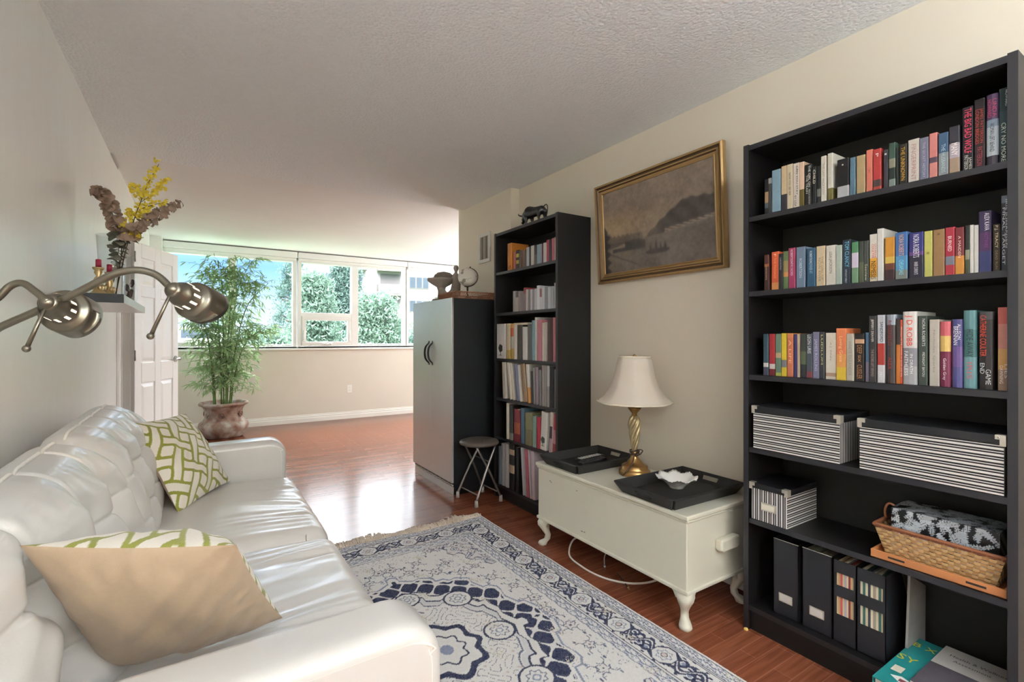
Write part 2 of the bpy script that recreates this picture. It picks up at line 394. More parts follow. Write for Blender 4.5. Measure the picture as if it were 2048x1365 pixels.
rows = [(0.22, 0.80), (0.98, 1.56), (1.66, 1.90)]
xs = [(stile, stile+pw), (stile+pw+mid, L-stile)]
mb.box((0, -T/2, 0), (stile, T/2, Hd)).box((L-stile, -T/2, 0), (L, T/2, Hd)).box((stile+pw, -T/2, 0), (stile+pw+mid, T/2, Hd))
zz = [0, 0.22, 0.80, 0.98, 1.56, 1.66, 1.90, Hd]
for a_, b_ in ((0, 0.22), (0.80, 0.98), (1.56, 1.66), (1.90, Hd)):
    for q in xs: mb.box((q[0], -T/2, a_), (q[1], T/2, b_))
mb.build('leaf', door_p, dr, bevel=0.006, local=True)
for (z0, z1) in rows:
    for q in xs:
        p = MB(); w2, h2 = (q[1]-q[0]), (z1-z0); cx, cz = (q[0]+q[1])/2, (z0+z1)/2
        p.box((q[0], -0.006, z0), (q[1], 0.006, z1))
        for s_ in (-1, 1):
            a, b2, c2, d2 = w2/2-0.012, h2/2-0.012, w2/2-0.04, h2/2-0.04
            vs_ = [(cx-a, s_*0.006, cz-b2), (cx+a, s_*0.006, cz-b2), (cx+a, s_*0.006, cz+b2), (cx-a, s_*0.006, cz+b2), (cx-c2, s_*0.015, cz-d2), (cx+c2, s_*0.015, cz-d2), (cx+c2, s_*0.015, cz+d2), (cx-c2, s_*0.015, cz+d2)]
            p.add(vs_, [(4,5,6,7),(0,1,5,4),(1,2,6,5),(2,3,7,6),(3,0,4,7)])
        p.build('door_panel', door_p, dr, local=True)
for s_ in (-1, 1):
    h = MB().tube([(L-0.06, s_*T/2, 0.99), (L-0.06, s_*(T/2+0.008), 0.99)], 0.03, 20).tube([(L-0.06, s_*T/2, 0.99), (L-0.06, s_*(T/2+0.05), 0.99)], 0.010, 12)
    h.tube(bez([(L-0.06, s_*(T/2+0.045), 0.99), (L-0.10, s_*(T/2+0.048), 0.993), (L-0.165, s_*(T/2+0.046), 0.985)], 4), [0.011]*4+[0.009]*5, 10)
    h.build('lever_handle', steel, dr, local=True)
for zz_ in (0.2, 1.0, 1.85): MB().tube([(0.0, -T/2-0.004, zz_), (0.0, -T/2-0.004, zz_+0.09)], 0.006, 8).build('hinge', steel, dr, local=True)
# wall outlet
o = thing('wall_outlet', 'white double outlet low on the wall under the windows', 'outlet', (1.92, YW-0.006, 0.444))
MB().box((1.885, YW-0.006, 0.387), (1.955, YW, 0.502)).build('cover_plate', trim_w, o, bevel=0.002)
for z_ in (0.424, 0.466): MB().tube([(1.92, YW-0.005, z_), (1.92, YW-0.009, z_)], 0.016, 16).box((1.912, YW-0.0095, z_-0.004), (1.915, YW-0.0088, z_+0.006), 1).box((1.925, YW-0.0095, z_-0.004), (1.928, YW-0.0088, z_+0.006), 1).build('socket', [trim_w, pm('dark_slot', '55524e', 0.6)], o)
# ------------------------------------------------------------------ bookcases
blackwood = pm('black_brown_laminate', '110f10', 0.5, 0, 0.12, 60, 0.15, 160, spec=0.45, bdist=0.001)
blackedge = pm('black_edge_band', '222227', 0.4, 0, 0.08, 40, spec=0.6)
blackback = pm('black_back_board', '131210', 0.6, 0, 0.12, 60)
X0, XB = 1.91, 2.185
SHZ = [0.10, 0.46, 0.752, 1.05, 1.393, 1.70]
def bookcase(y0, y1, label):
    r = thing('bookcase', label, 'bookcase', (X0, (y0+y1)/2, 0), group='matching black bookcases')
    for a in (y0, y1-0.022):
        MB().box((X0, a, 0), (XB, a+0.022, 2.0)).box((X0-0.0012, a, 0), (X0, a+0.022, 2.0), 1).build('side_panel', [blackwood, blackedge], r)
    MB().box((X0+0.004, y0+0.022, 1.976), (XB, y1-0.022, 1.997)).box((X0+0.003, y0+0.022, 1.976), (X0+0.004, y1-0.022, 1.997), 1).build('top_panel', [blackwood, blackedge], r)
    MB().box((XB-0.012, y0+0.022, 0.0), (XB-0.008, y1-0.022, 1.98)).build('back_panel', blackback, r)
    MB().box((X0+0.012, y0+0.022, 0), (X0+0.03, y1-0.022, SHZ[0]-0.02)).build('plinth', blackwood, r)
    for z in SHZ:
        MB().box((X0+0.004, y0+0.022, z-0.02), (XB-0.012, y1-0.022, z)).box((X0+0.003, y0+0.022, z-0.02), (X0+0.004, y1-0.022, z), 1).build('shelf', [blackwood, blackedge], r)
    return r
BN = (0.376, 1.185); BF = (2.43, 3.215)
bookcase(*BN, 'tall black bookcase holding striped boxes and a basket, nearer the camera')
bookcase(*BF, 'tall black bookcase with a bull figurine on top, beside the wardrobe')

# ------------------------------------------------------------------ wardrobe
wd = thing('wardrobe', 'dark wardrobe with pale satin double doors and black bow handles', 'wardrobe', (1.86, 3.765, 0))
wx, wy0, wy1, wt = 1.645, 3.375, 4.16, 1.51
navy = pm('black_blue_laminate', '101318', 0.5, 0, 0.1, 80, 0.1, 150, bdist=0.001)
satin = pm('pale_satin_laminate', 'd6d7d6', 0.24, 0.5, 0.03, 3, spec=0.6, stretch=(1, 1, 0.2))
MB().box((wx, wy0, 0), (2.10, wy0+0.018, wt)).box((wx, wy1-0.018, 0), (2.10, wy1, wt)).box((wx, wy0+0.018, wt-0.018), (2.10, wy1-0.018, wt)).box((2.08, wy0+0.018, 0.07), (2.10, wy1-0.018, wt-0.018)).box((wx+0.001, wy0+0.018, 0.07), (2.08, wy1-0.018, 0.088)).build('body', navy, wd, bevel=0.0015)
MB().box((wx-0.001, wy0+0.0, 0), (wx+0.015, wy1, 0.062)).build('plinth', satin, wd, bevel=0.001)
MB().tube([(wx-0.003, wy0+0.005+i*0.026, 0.072+0.003*math.sin(i*2.1)) for i in range(30)], 0.006, 6).build('worn_trim_strip', pm('chipped_white_strip', 'bdb6ab', 0.8, 0, 0.4, 90), wd)
ym = (wy0+wy1)/2
for a, b, hy_ in ((wy0-0.002, ym-0.001, ym-0.035), (ym+0.001, wy1+0.002, ym+0.035)):
    d = MB().box((wx-0.018, a, 0.095), (wx-0.001, b, wt+0.002)).build('door', satin, wd, bevel=0.0015)
    hp = bez([(wx-0.018, hy_, 0.995), (wx-0.045, hy_, 1.03), (wx-0.052, hy_, 1.08), (wx-0.045, hy_, 1.13), (wx-0.018, hy_, 1.165)], 5)
    # the two bows curve apart
    sg = 1 if hy_ > ym else -1
    hp = [Vector((p.x, p.y + 0.014*math.sin(math.pi*(i/(len(hp)-1))) * 1.0, p.z)) for i, p in enumerate(hp)]
    MB().tube(hp, [0.006+0.003*math.sin(math.pi*i/(len(hp)-1)) for i in range(len(hp))], 10).tube([(wx-0.018, hy_, 0.99), (wx-0.022, hy_, 0.99)], 0.011, 12).tube([(wx-0.018, hy_, 1.17), (wx-0.022, hy_, 1.17)], 0.011, 12).build('handle', pm('black_metal', '101012', 0.35, 0.5), d)

# ------------------------------------------------------------------ white hope chest
chw = pm('cream_gloss_paint', 'd8d5c4', 0.4, 0, 0.04, 7, 0.08, 40, bdist=0.002)
chip = pm('bare_wood_chip', '6d5a45', 0.9)
ch = thing('blanket_chest', 'cream painted blanket chest on four cabriole legs with a plain lid', 'chest', (1.88, 1.80, 0))
cx0, cx1, cy0, cy1 = 1.675, 2.105, 1.285, 2.315
MB().box((cx0, cy0, 0.165), (cx1, cy1, 0.445)).box((cx0-0.008, cy0-0.008, 0.152), (cx1, cy1+0.008, 0.168)).build('body', chw, ch, bevel=0.004)
lid = MB().box((cx0-0.012, cy0-0.014, 0.458), (cx1+0.005, cy1+0.014, 0.478)).box((cx0-0.006, cy0-0.008, 0.445), (cx1, cy1+0.008, 0.458)).build('lid', chw, ch, bevel=0.006, segs=3)
def cabriole(cx, cy, sx, sy):
    mb = MB(); st = [(0.155, 0.034, 0.0), (0.135, 0.036, 0.004), (0.115, 0.030, 0.006), (0.085, 0.020, 0.0), (0.06, 0.015, -0.006), (0.035, 0.016, -0.004), (0.018, 0.024, 0.006), (0.008, 0.025, 0.008), (0.0, 0.021, 0.008)]
    vs_, fs = [], []; n = 12
    for (z, r, off) in st:
        for k in range(n):
            t = 2*math.pi*k/n; c_, s_ = math.cos(t), math.sin(t)
            q = 1/ (abs(c_)**3 + abs(s_)**3) ** (1/3)
            vs_.append((cx + sx*off*1.6 + r*c_*q, cy + sy*off*1.6 + r*s_*q, z))
    for i in range(len(st)-1):
        for k in range(n): l = (k+1) % n; fs.append((i*n+k, i*n+l, (i+1)*n+l, (i+1)*n+k))
    mb.add(vs_, fs, 0, True); mb.add(vs_[-n:], [tuple(range(n))]); mb.add(vs_[:n], [tuple(range(n))])
    # knee brackets
    for (ax, ay) in ((-sx, 0), (0, -sy)):
        p0 = (cx + ax*0.03, cy + ay*0.03)
        w = 0.012
        if ax: mb.prism([(p0[0], 0.153), (p0[0] + ax*0.035, 0.153), (p0[0] + ax*0.012, 0.138), (p0[0], 0.115)], 'y', cy+sy*0.012-w/2+0.004*sy, cy+sy*0.012+w/2+0.004*sy)
        else: mb.prism([(p0[1], 0.153), (p0[1] + ay*0.035, 0.153), (p0[1] + ay*0.012, 0.138), (p0[1], 0.115)], 'x', cx+sx*0.012-w/2+0.004*sx, cx+sx*0.012+w/2+0.004*sx)
    return mb
for sx, px_ in ((-1, cx0+0.03), (1, cx1-0.035)):
    for sy, py_ in ((-1, cy0+0.032), (1, cy1-0.032)): cabriole(px_, py_, sx, sy).build('leg', chw, ch)
hb = MB(); hb.prism([(1.86, 0.30), (1.86, 0.345), (1.99, 0.345), (1.99, 0.30), (1.975, 0.29), (1.875, 0.29)], 'y', cy0-0.035, cy0-0.0); hb.build('end_handle', chw, ch, bevel=0.008, segs=2)
hb = MB(); hb.box((1.86, cy1, 0.30), (1.99, cy1+0.03, 0.345)); hb.build('end_handle', chw, ch, bevel=0.008)
mb = MB()
for (y_, z_, w_) in ((1.44, 0.448, 0.006), (2.20, 0.395, 0.005), (2.19, 0.39, 0.004), (1.97, 0.40, 0.003), (1.93, 0.20, 0.007), (1.91, 0.202, 0.005), (1.50, 0.165, 0.004)):
    mb.box((cx0-0.0008, y_-w_, z_-0.0018), (cx0+0.001, y_+w_, z_+0.0018))
mb.build('paint_chips', chip, ch)

# ------------------------------------------------------------------ sofa
leather = pm('white_leather', 'cfcdca', 0.28, 0, 0.02, 6, 0.25, 380, coat=0.25, spec=0.5, bdist=0.0006)
piping_m = pm('white_leather_piping', 'f1eee8', 0.4)
seam_m = pm('seam_shadow_thread', 'b9b2a8', 0.7)
SY0, SY1, AX0, AX1 = 0.865, 3.015, -0.425, 0.405
sofa = thing('sofa', 'white leather two-seat sofa with button-tufted back against the white wall', 'sofa', (0, 1.94, 0))
def arm(y0, y1):
    r = 0.085; pts = [(AX0, 0.13), (AX1-0.01, 0.13)]
    pts += [(AX1, 0.3), (AX1, 0.66 - r)]
    for i in range(1, 9): t = math.pi/2*i/8; pts.append((AX1 - r + r*math.cos(t), 0.66 - r + r*math.sin(t)))
    pts += [(AX0, 0.655)]
    mb = MB().prism(pts, 'y', y0, y1, 0, True)
    o = mb.build('arm', leather, sofa, bevel=0.034, segs=5); 
    for p in o.data.polygons: p.use_smooth = True
    e = MB()
    for y in (y0+0.004, y1-0.004):
        q = [(x_ if x_ < AX1-0.05 else x_-0.0, z_) for x_, z_ in pts[2:]]
        e.tube([(x_+0.004 - 0.032*(x_ > 0.39), y + (0.0), z_-0.030 if i_ > 3 else z_) for i_, (x_, z_) in enumerate(q)], 0.0035, 6)
    e.build('arm_piping', piping_m, o)
    return o
arm(SY0, SY0+0.15); arm(SY1-0.155, SY1)
IN0, IN1 = SY0+0.15, SY1-0.155; YS = 1.93
MB().box((AX0+0.02, IN0-0.01, 0.13), (AX1-0.02, IN1+0.01, 0.30)).build('seat_base', leather, sofa, bevel=0.02, segs=3)
MB().box((AX0, IN0-0.02, 0.13), (AX0+0.045, IN1+0.02, 0.74)).build('back_frame', leather, sofa, bevel=0.03, segs=4)
for x_ in (AX0+0.06, AX1-0.06):
    for y_ in (SY0+0.07, SY1-0.07):
        MB().lathe([(0.0, 0.0125), (0.018, 0.0125), (0.026, 0.13), (0, 0.13)], (x_, y_, 0), 16).build('leg', pm('dark_wood_leg', '33221a', 0.4), sofa)
def seat_cushion(y0, y1, wrk, seed):
    rnd = random.Random(seed); nu, nv = 110, 120; x0, x1 = -0.20, 0.43; zb = 0.30
    ph = [rnd.uniform(0, 6) for _ in range(6)]
    def fn(u, v):
        # u: across (y), v: from the back over the top and down the front
        y = y0 + (y1-y0)*u; eu = min(u, 1-u)*(y1-y0)
        s = v * 1.0
        if s < 0.74: x = x0 + (x1-0.06-x0)*(s/0.74); z = 0.0; fz = 1
        else:
            t = (s-0.74)/0.26
            if t < 0.6: a = t/0.6*math.pi/2; x = x1-0.06+0.06*math.sin(a); z = -0.06*(1-math.cos(a))
            else: x = x1 - 0.012*((t-0.6)/0.4); z = -0.06 - 0.10*((t-0.6)/0.4)
        zt = 0.475 + 0.018*math.sin(math.pi*u)*math.sin(math.pi*min(1, max(0, (x-x0)/(x1-x0)*0.9+0.1)))
        rr = 0.075
        if eu < rr: q = 1-eu/rr; dz = -rr*(1-math.sqrt(max(0, 1-q*q))); 
        else: dz = 0
        x_ = x - (0.02*(1-eu/rr)**2 if eu < rr and x > x1-0.08 else 0)
        z = zt + z + dz * (1 if z > -0.05 else 0.3)
        fx = max(0, (x-0.02)/(x1-0.02)) if x > 0.02 else 0
        fall = max(0, 1 - max(0, (0.43-z)/0.06)) 
        yy = (y-y0)
        w = math.sin(yy*95 + 3*math.sin(x*7+ph[0]) + 5*math.sin(yy*11+ph[1])) * 0.6 + math.sin(yy*47 + 4*math.sin(x*5+ph[2])) * 0.7
        w2 = math.sin(yy*30+ph[3]+x*6)
        env = (0.25 + 0.75*fx) * min(1, eu/0.13) * fall
        z += wrk*0.0042*w*env*(0.6+0.4*w2)
        return (x_, y, z)
    v, f = grid(nu, nv, fn); mb = MB(); mb.add(v, f, 0, True)
    # sides and underside
    edge0 = [v[j*nu] for j in range(nv)]; edge1 = [v[j*nu+nu-1] for j in range(nv)]
    for E, sg in ((edge0, 1), (edge1, -1)):
        q = []; fs = []
        for p in E: q += [p, (p[0], p[1], zb+0.005)]
        for j in range(nv-1): fs.append((2*j, 2*j+2, 2*j+3, 2*j+1))
        mb.add(q, fs, 0, True)
    fr = [v[(nv-1)*nu+i] for i in range(nu)]; q = []; fs = []
    for p in fr: q += [p, (p[0]-0.01, p[1], zb+0.003)]
    for j in range(nu-1): fs.append((2*j, 2*j+2, 2*j+3, 2*j+1))
    mb.add(q, fs, 0, True)
    o = mb.build('seat_cushion', leather, sofa)
    MB().tube([(x1-0.004, y0+0.03+(y1-y0-0.06)*i/20, 0.335) for i in range(21)], 0.004, 6).build('cushion_piping', piping_m, o)
    return o
seat_cushion(IN0+0.002, YS-0.006, 2.4, 3); seat_cushion(YS+0.006, IN1-0.002, 1.0, 5)
def back_cushion(y0, y1, seed, soft_end=0.0):
    nu, nv = 200, 220; rnd = random.Random(seed)
    prof = bez([(-0.405, 0, 0.66), (-0.412, 0, 0.80), (-0.405, 0, 0.865), (-0.385, 0, 0.895), (-0.33, 0, 0.905), (-0.265, 0, 0.88), (-0.22, 0, 0.815), (-0.185, 0, 0.73), (-0.155, 0, 0.62), (-0.14, 0, 0.53), (-0.155, 0, 0.465), (-0.20, 0, 0.44)], 12)
    cum = [0]
    for a, b in zip(prof, prof[1:]): cum.append(cum[-1] + (b-a).length)
    Lp = cum[-1]
    def P(s):
        s *= Lp; import bisect
        i = min(len(prof)-2, max(0, bisect.bisect_right(cum, s)-1)); t = (s-cum[i])/(cum[i+1]-cum[i])
        p = prof[i].lerp(prof[i+1], t); d = (prof[i+1]-prof[i]).normalized(); return p, Vector((-d.z, 0, d.x)) * -1
    Wd = y1-y0; cols = [0.27, 0.52, 0.77]; r1, r2 = 0.60, 0.785       # button rows along the profile
    btn = [(c, r1) for c in cols] + [(c, r2) for c in cols]
    def fn(u, v):
        p, n = P(v)
        if n.x*(p.x+0.30) + n.z*(p.z-0.66) < 0: n = -n
        d = 0.0
        eu = min(u, 1-u)*Wd
        puff = 0.026*abs(math.sin(math.pi*(u-0.02)/0.25))**0.8 if 0.42 < v < 0.95 else 0
        k = min(1, max(0, (v-0.42)/0.1))*min(1, max(0, (0.97-v)/0.06)); d += puff*k
        for (bu, bv) in btn:
            du = (u-bu)*Wd; dv = (v-bv)*Lp; q = math.hypot(du, dv); d -= 0.066*math.exp(-(q/0.06)**2) + 0.026*math.exp(-(q/0.016)**2)
        for c in cols:                               # pleats running up over the top from each upper button
            du = (u-c)*Wd; q = max(0, r1-v)
            if v < r1: d -= 0.024*math.exp(-(du/0.0075)**2)*math.exp(-((q*Lp)/0.26)**2) + 0.010*math.exp(-(du/0.05)**2)*math.exp(-((q*Lp)/0.12)**2)
        for rr in (r1, r2):                          # horizontal folds between the buttons
            dv = (v-rr)*Lp; nb = min(abs(u-c) for c in cols)*Wd; d -= 0.024*math.exp(-(dv/0.007)**2)*(0.15+0.85*math.exp(-(nb/0.09)**2)) + 0.020*math.exp(-(dv/0.045)**2)*math.exp(-(nb/0.10)**2)
        # diamond folds between rows
        if r1-0.02 < v < r2+0.02:
            for c in cols:
                du = (u-c)*Wd; d -= 0.006*math.exp(-(du/0.012)**2)
        d += 0.0035*math.sin(u*Wd*60+3*math.sin(v*9))*math.sin(v*23+u*4)*k
        d += 0.0016*math.sin(v*8)*math.sin(u*Wd*160+2*math.sin(v*30))*(1 if v < 0.5 else 0)
        y = y0 + Wd*u; rr = 0.11
        if eu < rr: q = 1-eu/rr; d -= rr*(1-math.sqrt(max(0, 1-q*q)))*0.85
        e2 = u*Wd
        if soft_end and e2 < soft_end: q = 1-e2/soft_end; d -= 0.14*q**1.6*min(1, max(0, (v-0.1)/0.3))
        return (p.x + n.x*d, y, p.z + n.z*d)
    v, f = grid(nu, nv, fn); mb = MB(); mb.add(v, f, 0, True)
    for i_ in (0, nu-1):
        E = [v[j*nu+i_] for j in range(nv)]; c_ = (-0.33, E[0][1], 0.62); q = list(E)+[c_]
        mb.add(q, [(j, j+1, nv) for j in range(nv-1)] + [(nv-1, 0, nv)], 0, True)
    o = mb.build('back_cushion', leather, sofa)
    tp = []
    for i in range(41):
        u = 0.05 + 0.9*i/40; q = fn(u, 0.335); tp.append((q[0], q[1], q[2]+0.003))
    MB().tube(tp, 0.0042, 6).build('top_piping', piping_m, o)
    for bu, bv in btn:
        q = fn(bu, bv); MB().ball(q, 0.011, 12, 8, sc=(0.6, 1, 1)).build('tuft_button', leather, o)
    return o
back_cushion(IN0-0.015, YS-0.002, 1, 0.42); back_cushion(YS+0.002, IN1+0.012, 2)

# ------------------------------------------------------------------ cushions
def lattice(u, v, flip=False):
    """interlaced strap print; returns True where green ink lies. u,v in metres"""
    a, p = 0.105, 0.105
    s = (u + 0.003*np.sin(v*42)) / a; t = (v + 0.003*np.sin(u*42)) / p
    su, sv = np.abs(s - np.round(s)), np.abs(t - np.round(t))
    over = (np.round(s) + np.round(t)) % 2 == 0
    inA, inB = su < 0.15, sv < 0.15
    edA = (su >= 0.15) & (su < 0.27); edB = (sv >= 0.15) & (sv < 0.27)
    g = np.where(over, (edA & ~inA) | (edB & ~inA & ~(su < 0.27)), (edB & ~inB) | (edA & ~inB & ~(sv < 0.27)))
    corner = (su < 0.36) & (sv < 0.36) & ~inA & ~inB
    return g | (corner & (su+sv < 0.60))
def pillow(name, label, c, thick0, print_side, seed, sz=0.43):
    """c: four corners TL,TR,BR,BL seen from the front face"""
    TL, TR, BR, BL = [Vector(q) for q in c]; N = 190
    nrm = ((BR-TL).cross(TR-BL)).normalized(); loc = (BL+BR)/2
    rt = thing(name, label, 'cushion', tuple(loc), group=None)
    rnd = random.Random(seed); ph = [rnd.uniform(0, 6) for _ in range(4)]
    for side in (1, -1):
        thick = thick0*(1.35 if side == print_side and seed == 8 else 0.85 if seed == 8 else 1)
        def fn(u, v):
            uu, vv = 2*u-1, 2*v-1
            # edges bow inwards between the corners
            bu = uu*(1-0.05*(1-vv*vv)*abs(uu)); bv = vv*(1-0.05*(1-uu*uu)*abs(vv))
            a, b = (bu+1)/2, (bv+1)/2
            p = TL.lerp(TR, a).lerp(BL.lerp(BR, a), b)
            h = max(0, (1-uu**4)*(1-vv**4))**0.55 * (0.35+0.65*max(0, (1-uu*uu)*(1-vv*vv))**0.5)
            w = 0.004*math.sin(uu*9+ph[0]+3*vv)*math.sin(vv*7+ph[1]) * h + 0.0025*math.sin((uu+vv)*17+ph[2])*h
            e = max(abs(uu), abs(vv)); crk = 0.004*math.sin(math.atan2(vv, uu)*22+ph[3])*max(0, (e-0.7)/0.3)*(1-e)*4
            return p + nrm*side*(thick*h + w + crk)
        v, f = grid(N, N, fn); mb = MB(); mb.add(v, f, 0, True)
        pr = (side == print_side)
        if pr:
            o = mb.build('printed_face', attr_mat('printed_linen', 0.85, 0.2, 0.25, 500, sheen=0.2), rt)
            U, V = np.meshgrid(np.linspace(0, 1, N), np.linspace(0, 1, N))
            g = lattice((U*sz*0.9+V*sz*0.55).ravel()+0.01, (V*sz*0.9-U*sz*0.55).ravel()+0.03)
            cols = np.where(g[:, None], np.array(lin('8b8d3c')[:3])[None], np.array(lin('e7e1d6')[:3])[None])
            set_cols(o.data, cols)
        else:
            o = mb.build('plain_face', pm('plain_beige_linen', 'b39c82', 0.85, 0, 0.05, 90, 0.4, 600, sheen=0.2, bdist=0.001), rt)
    return rt
# refined print resolution comes from the vertex grid
pillow('throw_cushion', 'cream cushion with green trellis print leaning where the far sofa arm meets the back', [(-0.236, 2.60, 0.842), (-0.052, 2.935, 0.828), (0.136, 2.80, 0.492), (-0.065, 2.414, 0.482)], 0.065, 1, 3)
pillow('throw_cushion', 'cushion showing its plain beige back, propped against the near sofa arm', [(-0.262, 1.185, 0.838), (0.060, 1.025, 0.822), (0.172, 1.28, 0.530), (-0.165, 1.345, 0.49)], 0.075, -1, 8)

# ------------------------------------------------------------------ rug
RX0, RX1, RY0, RY1 = 0.0, 1.60, 0.55, 2.85
def rug_cols(X, Y):
    """colour field of the rug at plan position X,Y (metres)"""
    w, h = RX1-RX0, RY1-RY0; u = X-RX0; v = Y-RY0
    e = np.minimum(np.minimum(u, w-u), np.minimum(v, h-v))              # distance to the nearest edge
    alongx = (np.minimum(v, h-v) < np.minimum(u, w-u))
    s = np.where(alongx, u - w/2, v - h/2)                                # along the border
    ivory = np.array(lin('e6e4e2')[:3]); nvy = np.array(lin('20294c')[:3]); pale = np.array(lin('c9cad3')[:3]); blu = np.array(lin('8a93ad')[:3]); pink = np.array(lin('d8c8c6')[:3])
    C = np.tile(ivory, (X.size, 1)); nz = lambda a, b, c: np.sin(a*b+c)
    rs = np.random.RandomState(5)
    # fine broken noise used for faded wear
    G = rs.rand(460, 320); gi = np.clip((v/h*459).astype(int), 0, 459); gj = np.clip((u/w*319).astype(int), 0, 319); wear = G[gi, gj]
    def paint(mask, col): C[mask] = col
    # 1 outer guard
    g1 = (e < 0.068)
    paint(g1 & (np.abs(np.sin(s*105)*0.5 + np.sin((e-0.034)*180)) < 0.42) & (e > 0.018) & (e < 0.056), nvy*0.6+blu*0.4)
    paint(g1 & (np.sin(s*210+np.sin(e*300)*2) > 0.72) & (e > 0.012) & (e < 0.060), blu)
    for a, b in ((0.010, 0.014), (0.058, 0.063)): paint((e > a) & (e < b), nvy)
    # 2 main border, navy ground with scrolls and rosettes
    mb_ = (e > 0.066) & (e < 0.190); t = (e-0.128)/0.062
    P_ = 0.235; sp = s/P_; ds = (sp-np.round(sp))*P_; dt = t*0.062
    paint(mb_, ivory)
    navyband = mb_ & (np.abs(t) < 0.97)
    sc = np.sin(sp*2*np.pi*2)                                             # scrolls
    paint(navyband & (np.abs(dt - 0.028*sc) < 0.017), nvy)
    paint(navyband & (np.abs(dt + 0.030*np.sin(sp*4*np.pi+0.9)) < 0.008), nvy)
    for c0 in (-0.5, 0.5, 0.25, -0.25, 0.75):
        q = np.hypot(ds - c0*P_*0.62, dt - 0.018*np.sign(c0)); paint(navyband & (q > 0.014) & (q < 0.023), nvy); paint(navyband & (q < 0.008), blu)
    paint(navyband & (np.abs(np.sin(s*61+dt*90)*np.sin(s*43-dt*120)) > 0.80), nvy)
    paint(navyband & (np.abs(dt - 0.028*sc) < 0.0035), ivory)
    ros = np.maximum(np.abs(ds), np.abs(dt)); oc = np.maximum(ros, (np.abs(ds)+np.abs(dt))*0.72)
    paint(mb_ & (oc < 0.052), nvy); paint(mb_ & (oc < 0.046), ivory)
    q = np.hypot(ds, dt); th = np.arctan2(dt, ds)
    paint(mb_ & (np.abs(q-0.026-0.005*np.cos(th*6)) < 0.0026), blu); paint(mb_ & (q < 0.011), pink); paint(mb_ & (np.abs(q-0.012) < 0.002), nvy)
    for a, b in ((0.066, 0.069), (0.187, 0.190)): paint((e > a) & (e < b), nvy)
    # 3 inner guard
    g3 = (e > 0.192) & (e < 0.262)
    paint(g3 & (np.abs(np.sin(s*88+1)*0.6 + np.sin((e-0.225)*150)) < 0.36) & (e > 0.200) & (e < 0.250), blu*0.6+nvy*0.4)
    paint(g3 & (np.sin(s*176+np.sin(e*260)*2) > 0.78) & (e > 0.2) & (e < 0.25), blu)
    for a, b in ((0.197, 0.200), (0.252, 0.255), (0.262, 0.264)): paint((e > a) & (e < b), nvy*0.7+blu*0.3)
    # 4 field
    fld = e >= 0.264; cx, cy = w/2, h/2; du, dv = np.abs(u-cx), np.abs(v-cy)
    # stepped spandrels in the corners
    sx, sy = w/2-0.264, h/2-0.264; k = (sx-du) + (sy-dv)*0.62
    stp = k + 0.020*np.clip(np.sin((du-dv)*38)*2.2, -1, 1)
    span = fld & (stp < 0.235)
    paint(span, ivory*0.6+pale*0.25+pink*0.15); paint(fld & (np.abs(stp-0.235) < 0.0045), nvy*0.75+blu*0.25)
    # angular scrolls in the spandrels
    f1 = np.sin(du*46+np.sin(dv*33)*1.6)*np.sin(dv*41+np.sin(du*37)*1.6)
    paint(span & (np.abs(f1-0.42) < 0.09), nvy*0.8+blu*0.2); paint(span & (f1 > 0.86), blu); paint(span & (f1 < -0.88), pink*0.85)
    # loose floral sprays on the open ground
    f2 = np.sin(du*39+np.sin(dv*52+du*13)*2.1)*np.sin(dv*36+np.sin(du*47-dv*9)*2.1); f3 = np.sin(du*13+0.6)*np.sin(dv*12.0+0.4)
    open_ = fld & ~span
    paint(open_ & (f3 > 0.2) & (np.abs(f2-0.5) < 0.05), blu)
    paint(open_ & (f3 < -0.25) & (np.abs(f2+0.5) < 0.06), blu*0.9); paint(open_ & (f3 < -0.5) & (f2 > 0.9), pink*0.9)
    # flower heads with curling sprigs, mirrored into the four quarters
    for (fx, fy, fr_) in ((0.10, 0.66, .020), (0.22, 0.60, .024), (0.33, 0.52, .020), (0.43, 0.40, .022), (0.48, 0.27, .020), (0.50, 0.13, .024), (0.49, 0.02, .018), (0.03, 0.74, .024), (0.17, 0.74, .018), (0.30, 0.66, .016), (0.42, 0.55, .017), (0.45, 0.83, .026), (0.36, 0.86, .018), (0.49, 0.72, .020), (0.28, 0.85, .022), (0.50, 0.60, .016)):
        a1, b1 = du-fx, dv-fy; q = np.hypot(a1, b1); th = np.arctan2(b1, a1); dk_ = nvy*0.65+blu*0.35
        lob = fr_*(1+0.22*np.cos(5*th+fx*40))
        paint(fld & (q < lob), ivory*0.75+pink*0.25); paint(fld & (np.abs(q-lob) < 0.0022), dk_); paint(fld & (q < fr_*0.28), nvy*0.7+blu*0.3)
        for k in range(4):
            an = fx*30+k*1.57; ex, ey = fx+math.cos(an)*fr_*2.1, fy+math.sin(an)*fr_*2.1
            c1, d1_ = du-ex, dv-ey; qq = np.hypot(c1, d1_); tt = (np.arctan2(d1_, c1)-an+6.283) % 6.283
            paint(fld & (np.abs(qq-fr_*0.95) < 0.0020) & (tt > 0.8) & (tt < 3.9), dk_)
            lx_, ly_ = fx+math.cos(an+0.5)*fr_*3.0, fy+math.sin(an+0.5)*fr_*3.0
            paint(fld & (np.hypot((du-lx_)*1.8, dv-ly_) < fr_*0.42), (nvy*0.75+blu*0.25) if k % 2 else blu*0.8)
    # medallion: stepped eight-lobed star
    a_, b_ = du/0.42, dv/0.56
    d1 = np.maximum(a_*1.0, b_*1.0); d2 = (a_+b_)*0.72
    star = np.minimum(np.maximum(a_*0.92+b_*0.42, a_*0.42+b_*0.92), np.maximum(d1*1.12, d2*0.99)) + 0.030*np.clip(np.sin((a_-b_)*12)*2.5, -1, 1)
    med = fld & (star < 1.0)
